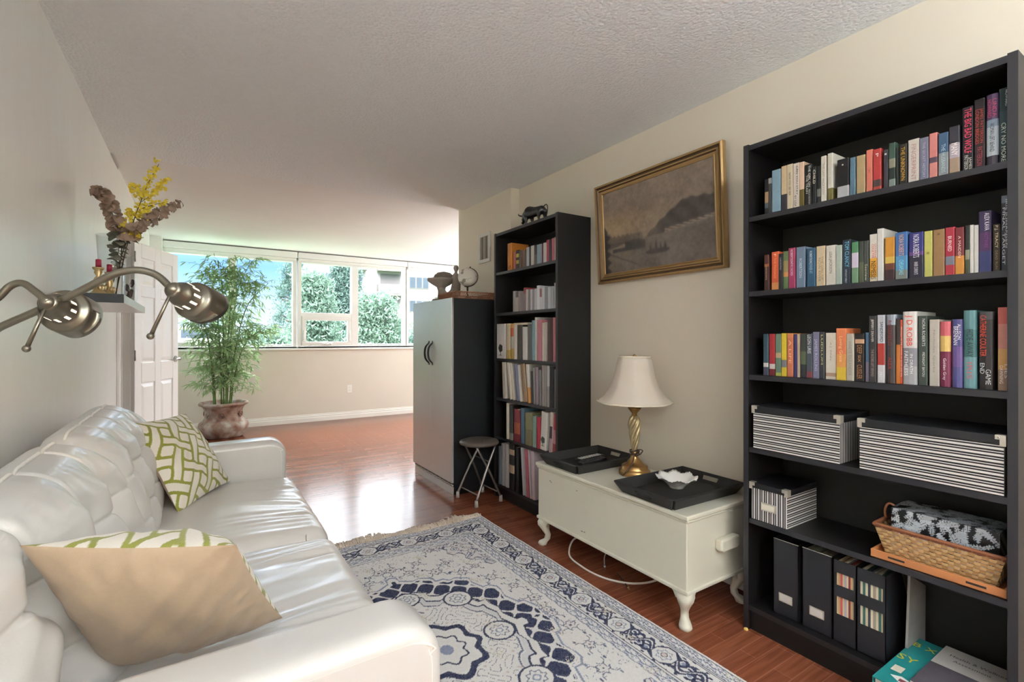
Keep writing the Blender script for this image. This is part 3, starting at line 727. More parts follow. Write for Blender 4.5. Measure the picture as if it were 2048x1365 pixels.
    paint(med, ivory); paint(fld & (np.abs(star-1.05) < 0.010), blu)
    paint(med & (star > 0.78), nvy)
    paint(med & (star > 0.80) & (np.abs(np.sin((du*1.3-dv)*24)*np.sin((du+dv*1.2)*21)) < 0.15), ivory)
    paint(med & (star > 0.64) & (star < 0.70), ivory*0.8+blu*0.2); paint(med & (np.abs(star-0.70) < 0.010), nvy); paint(med & (np.abs(star-0.62) < 0.008), nvy*0.6+blu*0.4)
    f4 = np.sin(du*58+np.sin(dv*40)*2)*np.sin(dv*52+np.sin(du*44)*2)
    paint(med & (star < 0.62) & (np.abs(f4-0.35) < 0.07), nvy*0.6+blu*0.4); paint(med & (star < 0.62) & (f4 < -0.85), pink*0.9)
    for (ca, cb, rr) in ((0.20, 0.31, 0.068), (0.235, 0.0, 0.068), (0.0, 0.42, 0.06)):
        q = np.hypot(du-ca, dv-cb); th = np.arctan2(dv-cb, du-ca)
        paint(med & (q < rr), nvy); paint(med & (q < rr*0.86), ivory); paint(med & (np.abs(q-rr*0.5-0.006*np.cos(th*8)) < 0.003), nvy*0.5+blu*0.5); paint(med & (np.abs(q-rr*0.2) < 0.003), blu)
    q = np.hypot((u-cx)/1.0, (v-cy)/1.25); th = np.arctan2(v-cy, u-cx)
    paint(med & (q < 0.14+0.012*np.cos(th*8)), nvy); paint(med & (q < 0.115+0.012*np.cos(th*8)), ivory); paint(med & (np.abs(q-0.07-0.008*np.cos(th*8)) < 0.004), nvy); paint(med & (q < 0.025), blu)
    # faded patches
    C2 = C*0.93 + ivory*0.05
    C2 = C2 + (wear[:, None]-0.5)*0.07
    return np.clip(C2, 0.01, 0.95)
nx, ny = 401, 576
gx = np.linspace(RX0, RX1, nx); gy = np.linspace(RY0, RY1, ny)
GX, GY = np.meshgrid(gx, gy); rsn = np.random.RandomState(2)
YYw = GY + np.where(GY > RY1-0.3, 0.010*np.sin(GX*9)*(GY-(RY1-0.3))/0.3, 0)
ZZ = 0.0105 + 0.0012*rsn.rand(ny, nx) + 0.0012*np.sin(GX*23+GY*9)*np.sin(GY*17)
verts = np.stack([GX.ravel(), YYw.ravel(), ZZ.ravel()], 1)
idx = np.arange(nx*ny).reshape(ny, nx)
faces = np.stack([idx[:-1, :-1].ravel(), idx[:-1, 1:].ravel(), idx[1:, 1:].ravel(), idx[1:, :-1].ravel()], 1)
me = bpy.data.meshes.new('rug')
me.vertices.add(len(verts)); me.vertices.foreach_set('co', verts.ravel().astype(np.float32))
me.loops.add(faces.size); me.loops.foreach_set('vertex_index', faces.ravel().astype(np.int32))
me.polygons.add(len(faces)); me.polygons.foreach_set('loop_start', np.arange(0, faces.size, 4, dtype=np.int32))
me.update(calc_edges=True); me.validate()
rug = bpy.data.objects.new('rug', me); COL.objects.link(rug); rug['_w'] = [0, 0, 0]
tag(rug, 'ivory and navy oriental rug with medallion and fringed end on the wood floor', 'rug')
set_cols(me, rug_cols(GX.ravel(), GY.ravel()))
me.materials.append(attr_mat('rug_pile', 0.95, 0.05, 0.7, 420))
MB().box((RX0, RY0, 0.001), (RX1, RY1-0.004, 0.0098)).build('backing', pm('rug_backing', 'c9c2b4', 0.95), rug)
fr = MB(); rnd = random.Random(4)
for i in range(150):
    x_ = RX0 + 0.008 + (RX1-0.016)*i/149; y_ = RY1-0.006+0.010*math.sin(x_*9)
    bunch = 0.5+0.5*math.sin(x_*17)*math.sin(x_*7+1)
    for k in range(5):
        a = rnd.uniform(-1.0, 1.0); Lf = 0.045+0.045*rnd.random()*(0.5+bunch); hz = 0.006+0.024*rnd.random()*bunch
        fr.tube([(x_+rnd.uniform(-.003, .003), y_, 0.010), (x_+a*0.012, y_+Lf*0.5, 0.012+hz), (x_+a*0.028, y_+Lf, 0.003+hz*0.5)], [0.0028, 0.0032, 0.0014], 4)
fr.build('fringe', pm('rug_fringe', 'd9cbbb', 0.95, 0, 0.2, 40), rug)
# ------------------------------------------------------------------ outdoors
GZ = -8.5
struct(MB().box((-160, YW+3, GZ-0.2), (220, 260, GZ)).build('ground', pm('park_lawn', '5d7350', 0.95, 0, 0.3, 0.3)))
struct(MB().box((-2.4, YW+0.02, GZ), (XE+0.4, YW+0.2, -0.1)).box((-2.4, YB-0.4, GZ), (XE+0.4, YB-0.2, ZC+0.3)).box((XE+0.2, YB-0.4, GZ), (XE+0.4, YW+0.2, ZC+0.3)).box((-2.4, YB-0.4, GZ), (-2.2, YW+0.2, ZC+0.3)).box((-2.4, YB-0.4, ZC+0.25), (XE+0.4, YW+0.2, ZC+0.5)).build('wall_outer', pm('precast_concrete', 'b8b0a2', 0.9)))  # outer shell and roof slab, added to keep the sun from leaking indoors
leafm = [pm('pine_needles', '5a7261', 0.8, 0, 0.3, 1.3, trans=0.25), pm('pine_needles_light', '70806a', 0.8, 0, 0.3, 1.6, trans=0.25), pm('pine_needles_deep', '4b6359', 0.8, 0, 0.3, 1.1, trans=0.25)]
barkm = pm('pine_bark', '5d5048', 0.9, 0, 0.2, 6)
def pine(px, Z, top, seed, wid, label, n=2600, mat=0, bottom=-6.0, shape=0.8):
    rnd = random.Random(seed); p = at(px, 677.5, Z); x, y = p.x, p.y
    t = thing('pine_tree', label, 'tree', (x, y, GZ), group='pines outside the window')
    MB().tube([(x, y, GZ), (x+0.1, y, GZ*0.4), (x, y, top-0.6)], [0.28, 0.22, 0.05], 8).build('trunk', barkm, t)
    mb = MB(); H = top - bottom
    br = MB(); k = 0
    while k < n:
        h = rnd.random()**0.85; z = bottom + H*h; rad = wid*((1-h)**shape)*0.95+0.25
        a = rnd.uniform(0, 2*math.pi); L = rad*rnd.uniform(0.45, 1.0)
        up = 0.25 + 0.45*h
        ex, ey, ez = x+L*math.cos(a), y+L*math.sin(a), z+L*up*0.5
        if rnd.random() < 0.25: br.tube([(x, y, z), ((x+ex)/2, (y+ey)/2, z+L*up*0.12), (ex, ey, ez)], [0.05, 0.035, 0.015], 5)
        for c in range(44):                                # a clump of needle tufts
            r_ = 0.34*(0.6+0.5*(1-h)); px_, py_, pz_ = ex+rnd.gauss(0, r_*.55), ey+rnd.gauss(0, r_*.55), ez+rnd.gauss(0, r_*.5)
            s_ = rnd.uniform(0.03, 0.07); d = Vector((rnd.gauss(0, 1), rnd.gauss(0, 1), rnd.gauss(0.8, 0.8))).normalized()
            e_ = d.orthogonal().normalized(); e_ = e_ * math.cos(c) + d.cross(e_) * math.sin(c); q = Vector((px_, py_, pz_))
            mb.v += [tuple(q - e_*s_*0.45), tuple(q + e_*s_*0.45), tuple(q + d*s_*2.2)]
            i = len(mb.v); mb.f.append((i-3, i-2, i-1)); mb.m.append(0); mb.sm.append(False)
            k += 1
    br.build('branches', barkm, t)
    mb.build('foliage', leafm[mat], t)
pine(536, 15, 1.2, 1, 2.7, 'broad pine outside, lowest against the blue sky behind the bamboo', 46000, 0, shape=0.55)
pine(588, 21, 4.6, 2, 1.6, 'thin-topped pine against the sky at the edge of the second pane', 15000, 2, bottom=-4)
pine(628, 13, 2.75, 3, 1.7, 'pine filling the pane above the small opening sash', 44000, 0, shape=0.95)
pine(690, 16, 3.5, 4, 2.0, 'tall pine behind the mullion beside the small opening sash', 44000, 2, shape=0.95)
pine(752, 12, 2.1, 5, 1.9, 'dense pine in the wide pane next to the small sash', 48000, 0, shape=0.85)
pine(800, 14, 1.5, 6, 2.2, 'low rounded pine in front of the white apartment block', 40000, 1, shape=0.5)
pine(850, 13, 1.1, 7, 1.8, 'pine partly hidden by the top of the wardrobe', 26000, 2, shape=0.5)
pine(350, 20, 0.25, 8, 2.2, 'pale yellow-green tree low beside the door', 14000, 1, shape=0.4)
# apartment towers
white_c = pm('white_stucco_facade', '8a8683', 0.9, 0, 0.04, 0.4); grey_b = pm('grey_balcony_band', '736f6c', 0.8, 0, 0.05, 1); wing = pm('facade_window_glass', '39424a', 0.25, 0, 0.3, 0.6); wfr = pm('facade_window_frame', '5f5b57', 0.7)
def tower(base, yaw, w, floors, z0, fh, label, bays, n_wh):
    """bays: list of (x0,x1,kind)"""
    Mt = Matrix.Translation(base) @ Matrix.Rotation(yaw, 4, 'Z')
    t = thing('apartment_tower', label, 'building', tuple(base))
    H = z0 + floors*fh - base[2]
    MB().box((0, 0, 0), (w, 14, H), 0, Mt).build('facade', white_c, t)
    for f in range(floors):
        z = z0 - base[2] + f*fh
        for (a, b, kind) in bays:
            if kind == 'balcony':
                MB().box((a, -1.2, z-0.2), (b, 0.0, z), 0, Mt).box((a, -1.25, z), (b, -1.15, z+1.05), 0, Mt).box((a, -1.2, z), (a+0.1, 0, z+1.05), 0, Mt).box((b-0.1, -1.2, z), (b, 0, z+1.05), 0, Mt).build('balcony', grey_b if (a > 8 and a < 14) else white_c, t)
                MB().box((a+0.4, -0.06, z+0.1), (b-0.4, -0.02, z+2.3), 0, Mt).build('balcony_door', wfr if (a > 8 and a < 14) else wing, t)
            else:
                fr_ = MB(); fr_.box((a, -0.08, z+0.8), (b, -0.02, z+2.2), 0, Mt); o = fr_.build('window', wfr, t)
                g = MB(); n = 3; s_ = (b-a)/n
                for i in range(n): g.box((a+i*s_+0.08, -0.11, z+0.9), (a+(i+1)*s_-0.08, -0.08, z+2.1), 0, Mt)
                g.build('glazing', wing, o)
b0 = at(596, 677.5, 52); b1 = at(1010, 677.5, 62)
dv = (b1-b0); yaw = math.atan2(dv.y, dv.x)
tower((b0.x, b0.y, GZ), yaw, dv.length, 8, GZ+1.0, 2.75, 'white high-rise apartment block with balconies behind the pines', [(0.8, 3.6, 'w'), (4.2, 7.0, 'balcony'), (8.2, 11.2, 'balcony'), (11.9, 14.2, 'w'), (14.9, 18.4, 'balcony'), (19.2, 21.4, 'w'), (22.4, 25.0, 'w')], 0)
b2 = at(322, 677.5, 70); tower((b2.x-3, b2.y, GZ), yaw*0.5, 11, 4, GZ+0.6, 2.7, 'low pale building seen through the bottom of the pane beside the door', [(1, 4, 'balcony'), (5, 9.5, 'balcony')], 0)
# ------------------------------------------------------------------ bamboo in a clay pot
clay = pm('weathered_clay', '93705f', 0.8, 0, 0.45, 7, 0.6, 30, bdist=0.006)
def clay_mat():
    t = clay.node_tree; b = t.nodes['Principled BSDF']
    n = t.nodes.new('ShaderNodeTexNoise'); n.inputs['Scale'].default_value = 9; n.inputs['Detail'].default_value = 5; tcn = t.nodes.new('ShaderNodeTexCoord')
    t.links.new(tcn.outputs['Object'], n.inputs['Vector']); cr = t.nodes.new('ShaderNodeValToRGB'); e = cr.color_ramp.elements
    e[0].position = 0.3; e[0].color = lin('5a4a42'); e[1].position = 0.66; e[1].color = lin('b3aca4'); x = e.new(0.42); x.color = lin('8a6a5c'); x = e.new(0.52); x.color = lin('938479')
    t.links.new(n.outputs['Fac'], cr.inputs[0]); t.links.new(cr.outputs[0], b.inputs['Base Color'])
clay_mat()
bx, by = 0.27, 6.93
pl = thing('potted_bamboo', 'tall bamboo plant in a weathered clay pot standing under the windows', 'plant', (bx, by, 0))
MB().lathe([(0, 0.0), (0.19, 0.0), (0.215, 0.02), (0.235, 0.06), (0.262, 0.10), (0.272, 0.14), (0.262, 0.175), (0.225, 0.205), (0.205, 0.235), (0.20, 0.29), (0.205, 0.33), (0.222, 0.37), (0.245, 0.388), (0.262, 0.395), (0.268, 0.41), (0.258, 0.425), (0.235, 0.425), (0.222, 0.41), (0.205, 0.38), (0.0, 0.372)], (bx, by, 0), 48).build('pot', clay, pl)
MB().lathe([(0, 0.376), (0.12, 0.382), (0.206, 0.378)], (bx, by, 0), 24).build('soil', pm('dark_soil', '3b3029', 0.95, 0, 0.4, 40), pl)
for a in (0.2, 1.3, 2.4, 3.5, 4.6, 5.7):
    a -= 1.9; c_ = Vector((bx+0.203*math.cos(a), by+0.203*math.sin(a), 0.285)); nrm = Vector((math.cos(a), math.sin(a), 0)); tg = Vector((-math.sin(a), math.cos(a), 0))
    ring = [c_ + nrm*0.012 + tg*0.030*math.cos(q) + Vector((0, 0, 0.030*math.sin(q))) for q in np.linspace(0, 2*math.pi, 17)[:-1]]
    MB().tube(ring, 0.008, 6, closed=True).ball(c_ + nrm*0.012, 0.013).build('ring_ornament', clay, pl)
rnd = random.Random(11)
stemm = pm('bamboo_stem', '5c7a3e', 0.5, 0, 0.2, 20); leafb = pm('bamboo_leaf', '90ad7a', 0.5, 0, 0.35, 6, trans=0.4); twig = pm('bamboo_twig', '6c5a48', 0.7)
stems = [(-0.10, -0.02, 1.75, -0.22, 0.0), (-0.085, 0.03, 1.45, -0.16, 0.1), (0.0, 0.0, 2.12, -0.03, 0.0), (0.02, -0.04, 1.95, 0.10, -0.05), (0.035, 0.03, 2.18, 0.22, 0.05), (0.06, -0.02, 1.90, 0.34, 0.0), (-0.02, 0.05, 2.05, -0.12, 0.12), (0.075, 0.02, 1.35, 0.30, -0.08)]
fol = MB(); tw = MB()
def leaf(p, d, L, wd, droop):
    d = d.normalized(); s_ = d.cross(Vector((0, 0, 1)))
    if s_.length < 0.1: s_ = Vector((1, 0, 0))
    s_.normalize(); tl = rnd.uniform(-0.9, 0.9); n_ = s_.cross(d); s_ = s_*math.cos(tl) + n_*math.sin(tl)
    pts = []; q = Vector(p)
    for i, w in enumerate((0.15, 1, 0.85, 0.0)):
        pts += [q - s_*wd*w, q + s_*wd*w]; q = q + d*L/3; d = (d + Vector((0, 0, -droop))).normalized()
    fol.add(pts, [(0, 1, 3, 2), (2, 3, 5, 4), (4, 5, 7, 6)], 0, True)
for si, (sx, sy, top, ox, oy) in enumerate(stems):
    P = bez([(bx+sx, by+sy, 0.37), (bx+sx+ox*0.15, by+sy+oy*0.15, 0.37+(top-0.37)*0.4), (bx+sx+ox*0.55, by+sy+oy*0.5, 0.37+(top-0.37)*0.8), (bx+sx+ox*1.25, by+sy+oy, top)], 8)
    MB().tube(P, [0.010*(1-0.75*i/(len(P)-1)) + (0.0012 if i % 3 == 0 else 0) for i in range(len(P))], 7).build('stem', stemm, pl)
    for i in range(3, len(P)):
        h = (P[i].z-0.4)/(top-0.4); nb = 2 if h < 0.25 else 3
        for k in range(nb):
            a = rnd.uniform(0, 2*math.pi); L = rnd.uniform(0.14, 0.30)*(1.15-0.35*h)
            dirn = Vector((math.cos(a)*1.15, math.sin(a)*0.8, rnd.uniform(0.3, 0.9)))
            if h < 0.12 and rnd.random() < 0.5: continue
            q = [P[i]]; d = dirn.normalized()
            for j in range(4): q.append(q[-1]+d*L/4); d = (d+Vector((0, 0, -0.22))).normalized()
            tw.tube(q, [0.0022, 0.0018, 0.0015, 0.0012, 0.0008], 4)
            for j in range(1, 5):
                for z_ in range(2 if j < 4 else 4):
                    dd = d*0.6 + Vector((rnd.gauss(0, .75), rnd.gauss(0, .75), rnd.uniform(-0.75, 0.25)))
                    leaf(q[j], dd, rnd.uniform(0.07, 0.13), rnd.uniform(0.0055, 0.0095), rnd.uniform(0.1, 0.35))
tw.build('twigs', twig, pl); fol.build('foliage', leafb, pl)
rb = MB(); c_ = Vector((bx-0.105, by-0.02, 0.86))
for k in range(5): rb.ball(c_+Vector((0.022*math.cos(k*1.25), -0.012, 0.012*math.sin(k*1.25))), 0.014, 10, 6, sc=(1.3, 0.6, 0.8))
rb.build('red_bow', pm('red_ribbon', 'b8322e', 0.6), pl)

# ------------------------------------------------------------------ floating shelf, vase, dried flowers, candle holder
sh = thing('floating_shelf', 'white floating wall shelf with a black end above the sofa', 'shelf', (XL+0.1, 3.22, 1.355))
shw = pm('white_gloss_shelf', 'efeeec', 0.25)
MB().box((XL, 2.712, 1.355), (-0.27, 3.73, 1.393)).build('board', shw, sh, bevel=0.002)
MB().box((XL, 2.70, 1.355), (-0.27, 2.711, 1.393)).build('end_cap', pm('black_shelf_end', '23282e', 0.6, 0, 0.1, 60), sh)
MB().tube([(-0.40, 2.78, 1.3555), (-0.40, 2.78, 1.352)], 0.005, 8).build('fixing_screw', steel, sh)
vx, vy, vz = -0.355, 3.10, 1.3935
vglass = glass_mat('clear_vase_glass', (0.93, 0.95, 0.95, 1), 0.03, 0.9, 1.5)
va = MB().lathe([(0, 0.0), (0.048, 0.0), (0.05, 0.012), (0.055, 0.16), (0.064, 0.315), (0.061, 0.316), (0.052, 0.16), (0.046, 0.018), (0, 0.016)], (vx, vy, vz), 40)
tag(va.build('glass_vase', vglass, loc=(vx, vy, vz)), 'tall clear glass vase holding dried branches on the wall shelf', 'vase')
bw = thing('glass_bottle', 'small clear glass vessel with dark dried contents behind the tall vase', 'vase', (-0.318, 3.42, vz))
MB().lathe([(0, 0), (0.030, 0), (0.034, 0.02), (0.036, 0.14), (0.026, 0.19), (0.02, 0.22), (0.026, 0.26), (0.024, 0.262), (0.017, 0.22), (0.032, 0.14), (0.030, 0.01), (0, 0.008)], (-0.318, 3.42, vz), 28).build('vessel', vglass, bw)
mb = MB()
for k in range(10): mb.ball((-0.318+rnd.gauss(0, 0.008), 3.42+rnd.gauss(0, 0.008), vz+0.025+0.011*k), rnd.uniform(0.010, 0.016)*(1-0.04*k), 8, 6, sc=(1, 1, 1.3))
mb.build('dried_contents', pm('dark_dried_petals', '3b2528', 0.9, 0, 0.4, 60), bw)
euc = pm('dried_eucalyptus', 'a08a7a', 0.8, 0, 0.25, 14, trans=0.15); eg = pm('grey_green_eucalyptus', '7e7d70', 0.8, 0, 0.2, 14, trans=0.15); yel = pm('yellow_petals', 'f3dc55', 0.7, 0, 0.25, 40, trans=0.2); tg_ = pm('dark_twig', '4a3d35', 0.8)
def disc(mb, c, n_, r, seed):
    n_ = n_.normalized(); a = n_.orthogonal().normalized(); b = n_.cross(a); k = 9
    q = [Vector(c)]
    for i in range(k):
        t = 2*math.pi*i/k; rr = r*(1+0.12*math.sin(3*t+seed)); q.append(Vector(c) + a*rr*math.cos(t) + b*rr*math.sin(t) + n_*r*0.22*math.cos(2*t+seed))
    mb.add(q, [(0, i+1, (i+1) % k+1) for i in range(k)], 0, True)
def eucalyptus(pts, label, r0, r1, start, mats, step=1):
    base = Vector(pts[0]); t = thing('eucalyptus_branch', label, 'dried branch', tuple(base), group=None)
    P = bez(pts, 10); MB().tube(P, [0.0022*(1-0.5*i/len(P)) for i in range(len(P))], 5).build('stem', tg_, t)
    mb = MB(); n0 = int(len(P)*start)
    for i in range(n0, len(P), step):
        h = (i-n0)/max(1, len(P)-n0); r = r0+(r1-r0)*h
        d = (P[min(i+1, len(P)-1)]-P[i-1]).normalized(); o = d.orthogonal().normalized(); a0 = rnd.uniform(0, 6)
        for k in range(2):
            a = a0+k*3.1+i*1.3; s_ = (o*math.cos(a)+d.cross(o)*math.sin(a))
            disc(mb, P[i]+s_*r*0.8, d*0.8+s_*0.5+Vector((rnd.gauss(0, .3), rnd.gauss(0, .3), rnd.gauss(0, .3))), r*rnd.uniform(0.75, 1.05), k+i)
    mb.build('leaves', mats, t); return t
Zv = 2.40
V0 = Vector((vx, vy, vz+0.02))
eucalyptus([V0+Vector((0.015, 0, 0)), at(243, 500, Zv), at(236, 460, Zv), at(222, 420, Zv*0.99), at(208, 390, Zv*0.98), at(186, 380, Zv*0.97)], 'brown dried eucalyptus branch arching from the vase towards the wall', 0.028, 0.021, 0.38, euc)
eucalyptus([V0+Vector((-0.01, 0.01, 0)), at(240, 520, Zv*1.01), at(262, 470, Zv), at(290, 447, Zv), at(325, 425, Zv), at(361, 406, Zv)], 'brown dried eucalyptus branch leaning out over the door', 0.031, 0.016, 0.36, euc)
eucalyptus([V0+Vector((0.0, -0.015, 0)), at(228, 540, Zv), at(236, 510, Zv), at(240, 470, Zv)], 'short grey-green eucalyptus sprig inside the glass vase', 0.019, 0.030, 0.35, eg, 2)
def yellow(pts, side, label):
    t = thing('yellow_flower_spray', label, 'dried branch', tuple(Vector(pts[0])))
    P = bez(pts, 10); mb = MB().tube(P, [0.0028*(1-0.6*i/len(P)) for i in range(len(P))], 5); fl = MB(); n = len(P)
    def blooms(Q, a, b, k):
        for i in range(a, b):
            for _ in range(k):
                if rnd.random() < 0.3: continue
                c_ = Q[i]+Vector((rnd.gauss(0, .008), rnd.gauss(0, .010), rnd.gauss(0, .008)))
                for _p in range(4): disc(fl, c_+Vector((rnd.gauss(0, .005), rnd.gauss(0, .005), rnd.gauss(0, .005))), Vector((rnd.gauss(0, 1), rnd.gauss(0, 1), rnd.gauss(0, 1))), rnd.uniform(0.005, 0.009), _p)
    blooms(P, int(n*0.46), n, 2)
    for S in side:
        Q = bez(S, 6); mb.tube(Q, 0.0014, 4); blooms(Q, 2, len(Q), 3)
    mb.build('stem', tg_, t); fl.build('blossoms', yel, t)
yellow([V0+Vector((0.01, 0.015, 0)), at(252, 500, Zv), at(268, 440, Zv), at(283, 400, Zv), at(300, 360, Zv), at(318, 328, Zv)],
       [[at(283, 398, Zv), at(276, 380, Zv), at(262, 373, Zv)], [at(283, 404, Zv), at(305, 388, Zv), at(320, 372, Zv), at(333, 361, Zv)], [at(278, 420, Zv), at(300, 412, Zv), at(330, 405, Zv)], [at(270, 436, Zv), at(290, 428, Zv), at(302, 433, Zv)], [at(268, 450, Zv), at(262, 430, Zv), at(258, 420, Zv)], [at(262, 470, Zv), at(254, 456, Zv), at(248, 448, Zv)], [at(262, 470, Zv), at(268, 468, Zv), at(274, 474, Zv)]],
       'branching yellow-blossom spray, highest in the glass vase')
gold = pm('antique_gold', 'bba77e', 0.4, 0.85, 0.2, 30); redc = pm('dark_red_wax', '8f1c3a', 0.5)
for k, (x_, y_, h_, r_) in enumerate(((-0.375, 2.86, 0.0, 1.0), (-0.345, 2.93, -0.012, 0.8))):
    t = thing('candle_holder', ['gilt figurine candlestick with red candle, nearer end of the shelf', 'smaller gilt candlestick with red candle behind the first one'][k], 'candle holder', (x_, y_, vz), group='gilt candlesticks on the wall shelf')
    p = [(0, 0), (0.032, 0), (0.034, 0.008), (0.026, 0.016), (0.014, 0.03), (0.011, 0.045), (0.020, 0.062), (0.016, 0.078), (0.009, 0.088), (0.017, 0.104), (0.014, 0.112), (0.022, 0.120), (0.023, 0.127), (0, 0.127)]
    MB().lathe([(a*r_, b+ (h_ if b > 0.1 else 0)) for a, b in p], (x_, y_, vz), 20).build('stick', gold, t)
    mb = MB()
    for q in range(5): mb.ball((x_+0.016*math.cos(q*1.3), y_+0.016*math.sin(q*1.3), vz+0.035+0.01*(q % 2)), 0.010*r_, 8, 6, sc=(1, 1, 1.6))
    mb.build('cherub_ornament', gold, t)
    MB().lathe([(0, 0.128+h_), (0.011, 0.128+h_), (0.0105, 0.163+h_), (0.002, 0.165+h_), (0, 0.165+h_)], (x_, y_, vz), 16).build('candle', redc, t)
# ------------------------------------------------------------------ painting
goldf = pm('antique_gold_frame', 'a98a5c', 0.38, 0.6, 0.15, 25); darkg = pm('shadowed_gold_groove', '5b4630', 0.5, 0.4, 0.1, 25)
PY0, PY1, PZ0, PZ1 = 1.428, 2.33, 1.548, 2.162
pt = thing('framed_painting', 'brown misty winter landscape painting in a gilt frame above the chest', 'painting', (2.185, (PY0+PY1)/2, PZ0), (0, -R(3.2), 0))
W2, H2 = (PY1-PY0)/2, PZ1-PZ0
prof = [(0.0, 0.0), (0.0, 0.018), (0.006, 0.026), (0.013, 0.024), (0.017, 0.015), (0.024, 0.013), (0.028, 0.020), (0.034, 0.019), (0.040, 0.011), (0.050, 0.008), (0.053, 0.011), (0.058, 0.009), (0.060, 0.004)]
mb = MB(); n = len(prof); vs_ = []
for (q, h) in prof:
    for (a, b) in ((-1, 0), (1, 0), (1, 1), (-1, 1)):
        y_ = a*(W2 - q); z_ = (q if b == 0 else H2 - q); vs_.append((-0.008-h, y_, z_))
fs = []; mi = []
for i in range(n-1):
    for k in range(4):
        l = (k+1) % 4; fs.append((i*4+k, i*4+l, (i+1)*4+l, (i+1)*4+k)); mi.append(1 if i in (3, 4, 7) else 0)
k0 = len(mb.v); mb.v += vs_; mb.f += fs; mb.m += mi; mb.sm += [False]*len(fs)
mb.box((-0.008, -W2, 0), (0.0, W2, H2))
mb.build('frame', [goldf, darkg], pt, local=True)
NX, NY = 330, 210
U, V = np.meshgrid(np.linspace(0, 1, NX), np.linspace(0, 1, NY)); U = U.ravel(); V = V.ravel()   # u: from the window side to the camera side
def sn(x, s): return np.interp((x*s) % 1, np.linspace(0, 1, 30), np.random.RandomState(int(s*97) % 999).rand(30))
skyc = np.array(lin('86786a')[:3]); low = np.array(lin('a08a6c')[:3]); dk = np.array(lin('403c3b')[:3]); mid_ = np.array(lin('57504b')[:3]); lake = np.array(lin('736a62')[:3]); lite = np.array(lin('978877')[:3])
C = skyc[None]*(1-0) + 0*U[:, None]
g = np.exp(-((V-0.55)/0.16)**2)*np.exp(-((U-0.12)/0.42)**2); C = C*(1-g[:, None]*0.9)+low*g[:, None]*0.9
cl = 0.5+0.5*np.sin(U*7+np.sin(V*6)*1.4)*np.sin(V*5+U*3); C = C*(0.88+0.20*cl[:, None])
mt = np.clip((U-0.42)/0.34, 0, 1); ridge = 0.34+0.33*mt**0.8 - 0.03*np.clip((U-0.82)/0.2, 0, 1) + 0.008*np.sin(U*70)
m_ = (V < ridge) & (V > 0.33+0.10*np.clip(U-0.55, 0, 1)) & (U > 0.44); C[m_] = (mid_*0.9+dk*0.1)*(0.9+0.25*np.sin(U[m_]*40+V[m_]*30)[:, None]*0.5)
C[(V < 0.345+0.09*np.clip((U-0.5)*2, 0, 1)) & (U > 0.4)] = lake
gl = (V < 0.36); C[gl] = C[gl]*0.3 + lake*0.7*(0.88+0.12*np.sin(U[gl]*11+V[gl]*3))[:, None]
hl = (np.abs(V-(0.37+0.10*np.clip(U-0.5, 0, 1)*1.2)) < 0.02) & (U > 0.6) & (np.sin(U*90+V*200) > -0.2); C[hl] = lite
trl = (V < 0.42 + 0.10*np.exp(-((U-0.02)/0.05)**2) + 0.03*np.abs(np.sin(U*70))*np.exp(-((U-0.15)/0.2)**2)) & (V > 0.30) & (U < 0.40); C[trl] = C[trl]*0.45+dk*0.55
roof = (V < 0.36-0.22*np.abs(U-0.30)) & (V > 0.235) & (U > 0.09) & (U < 0.42); C[roof] = dk*0.9+mid_*0.1
snw = (V < 0.30+0.25*(U-0.08)) & (V > 0.29) & (U > 0.08) & (U < 0.22); C[snw] = lite*0.9
fg = (V < 0.24) & (U < 0.30-0.5*(0.24-V)); C[fg] = lite*0.55+dk*0.25
pth = (np.abs(V-(0.24-0.62*(U-0.05))) < 0.010) & (U < 0.34); C[pth] = mid_
lt = (U < 0.05+0.02*np.sin(V*60)) & (V < 0.60-2*U); C[lt] = dk
for (cu, hh, ww) in ((0.47, 0.14, 0.012), (0.52, 0.17, 0.018), (0.56, 0.13, 0.015), (0.60, 0.12, 0.018)):
    b_ = (np.abs(U-cu) < ww*(1-(V-0.16)/hh)) & (V > 0.16) & (V < 0.16+hh); C[b_] = dk
bsh = (((U-0.53)/0.11)**2+((V-0.175)/0.03)**2 < 1); C[bsh] = dk*0.8+mid_*0.2
br_ = (np.abs((U-0.36)-0.10*(V-0.38)*np.sign(np.sin(V*50))) < 0.0045) & (V > 0.34) & (V < 0.62); C[br_] = C[br_]*0.5+dk*0.5
for s_ in (-1, 1):
    for k in range(3):
        b_ = (np.abs((U-0.36)-s_*(V-0.40-0.03*k)*0.45) < 0.003) & (V > 0.40+0.03*k) & (V < 0.56+0.02*k); C[b_] = C[b_]*0.55+dk*0.45
mist = np.exp(-((U-0.45)/0.10)**2)*np.exp(-((V-0.5)/0.3)**2); C = C*(1-0.25*mist[:, None])+lite*0.25*mist[:, None]
mb = MB(); v = [(-0.0125, W2-0.059-(2*W2-0.118)*u, 0.059+(H2-0.118)*w_) for u, w_ in zip(U, V)]
idx = np.arange(NX*NY).reshape(NY, NX)
f = [(int(idx[j, i]), int(idx[j, i+1]), int(idx[j+1, i+1]), int(idx[j+1, i])) for j in range(NY-1) for i in range(NX-1)]
mb.add(v, f); C = C.reshape(NY, NX, 3); rs_ = np.random.RandomState(3)
def blur(A, k):
    for ax in (0, 1):
        P_ = np.concatenate([A.take([0]*k, ax), A, A.take([-1]*k, ax)], ax); cs = np.cumsum(P_, ax)
        n_ = A.shape[ax]; A = (cs.take(range(2*k, 2*k+n_), ax) - np.concatenate([np.zeros_like(cs.take([0], ax)), cs], ax).take(range(0, n_), ax)) / (2*k+1)
    return A
def fnoise(k): q = blur(blur(rs_.rand(NY, NX, 1), k), k); return (q-q.mean())/q.std()
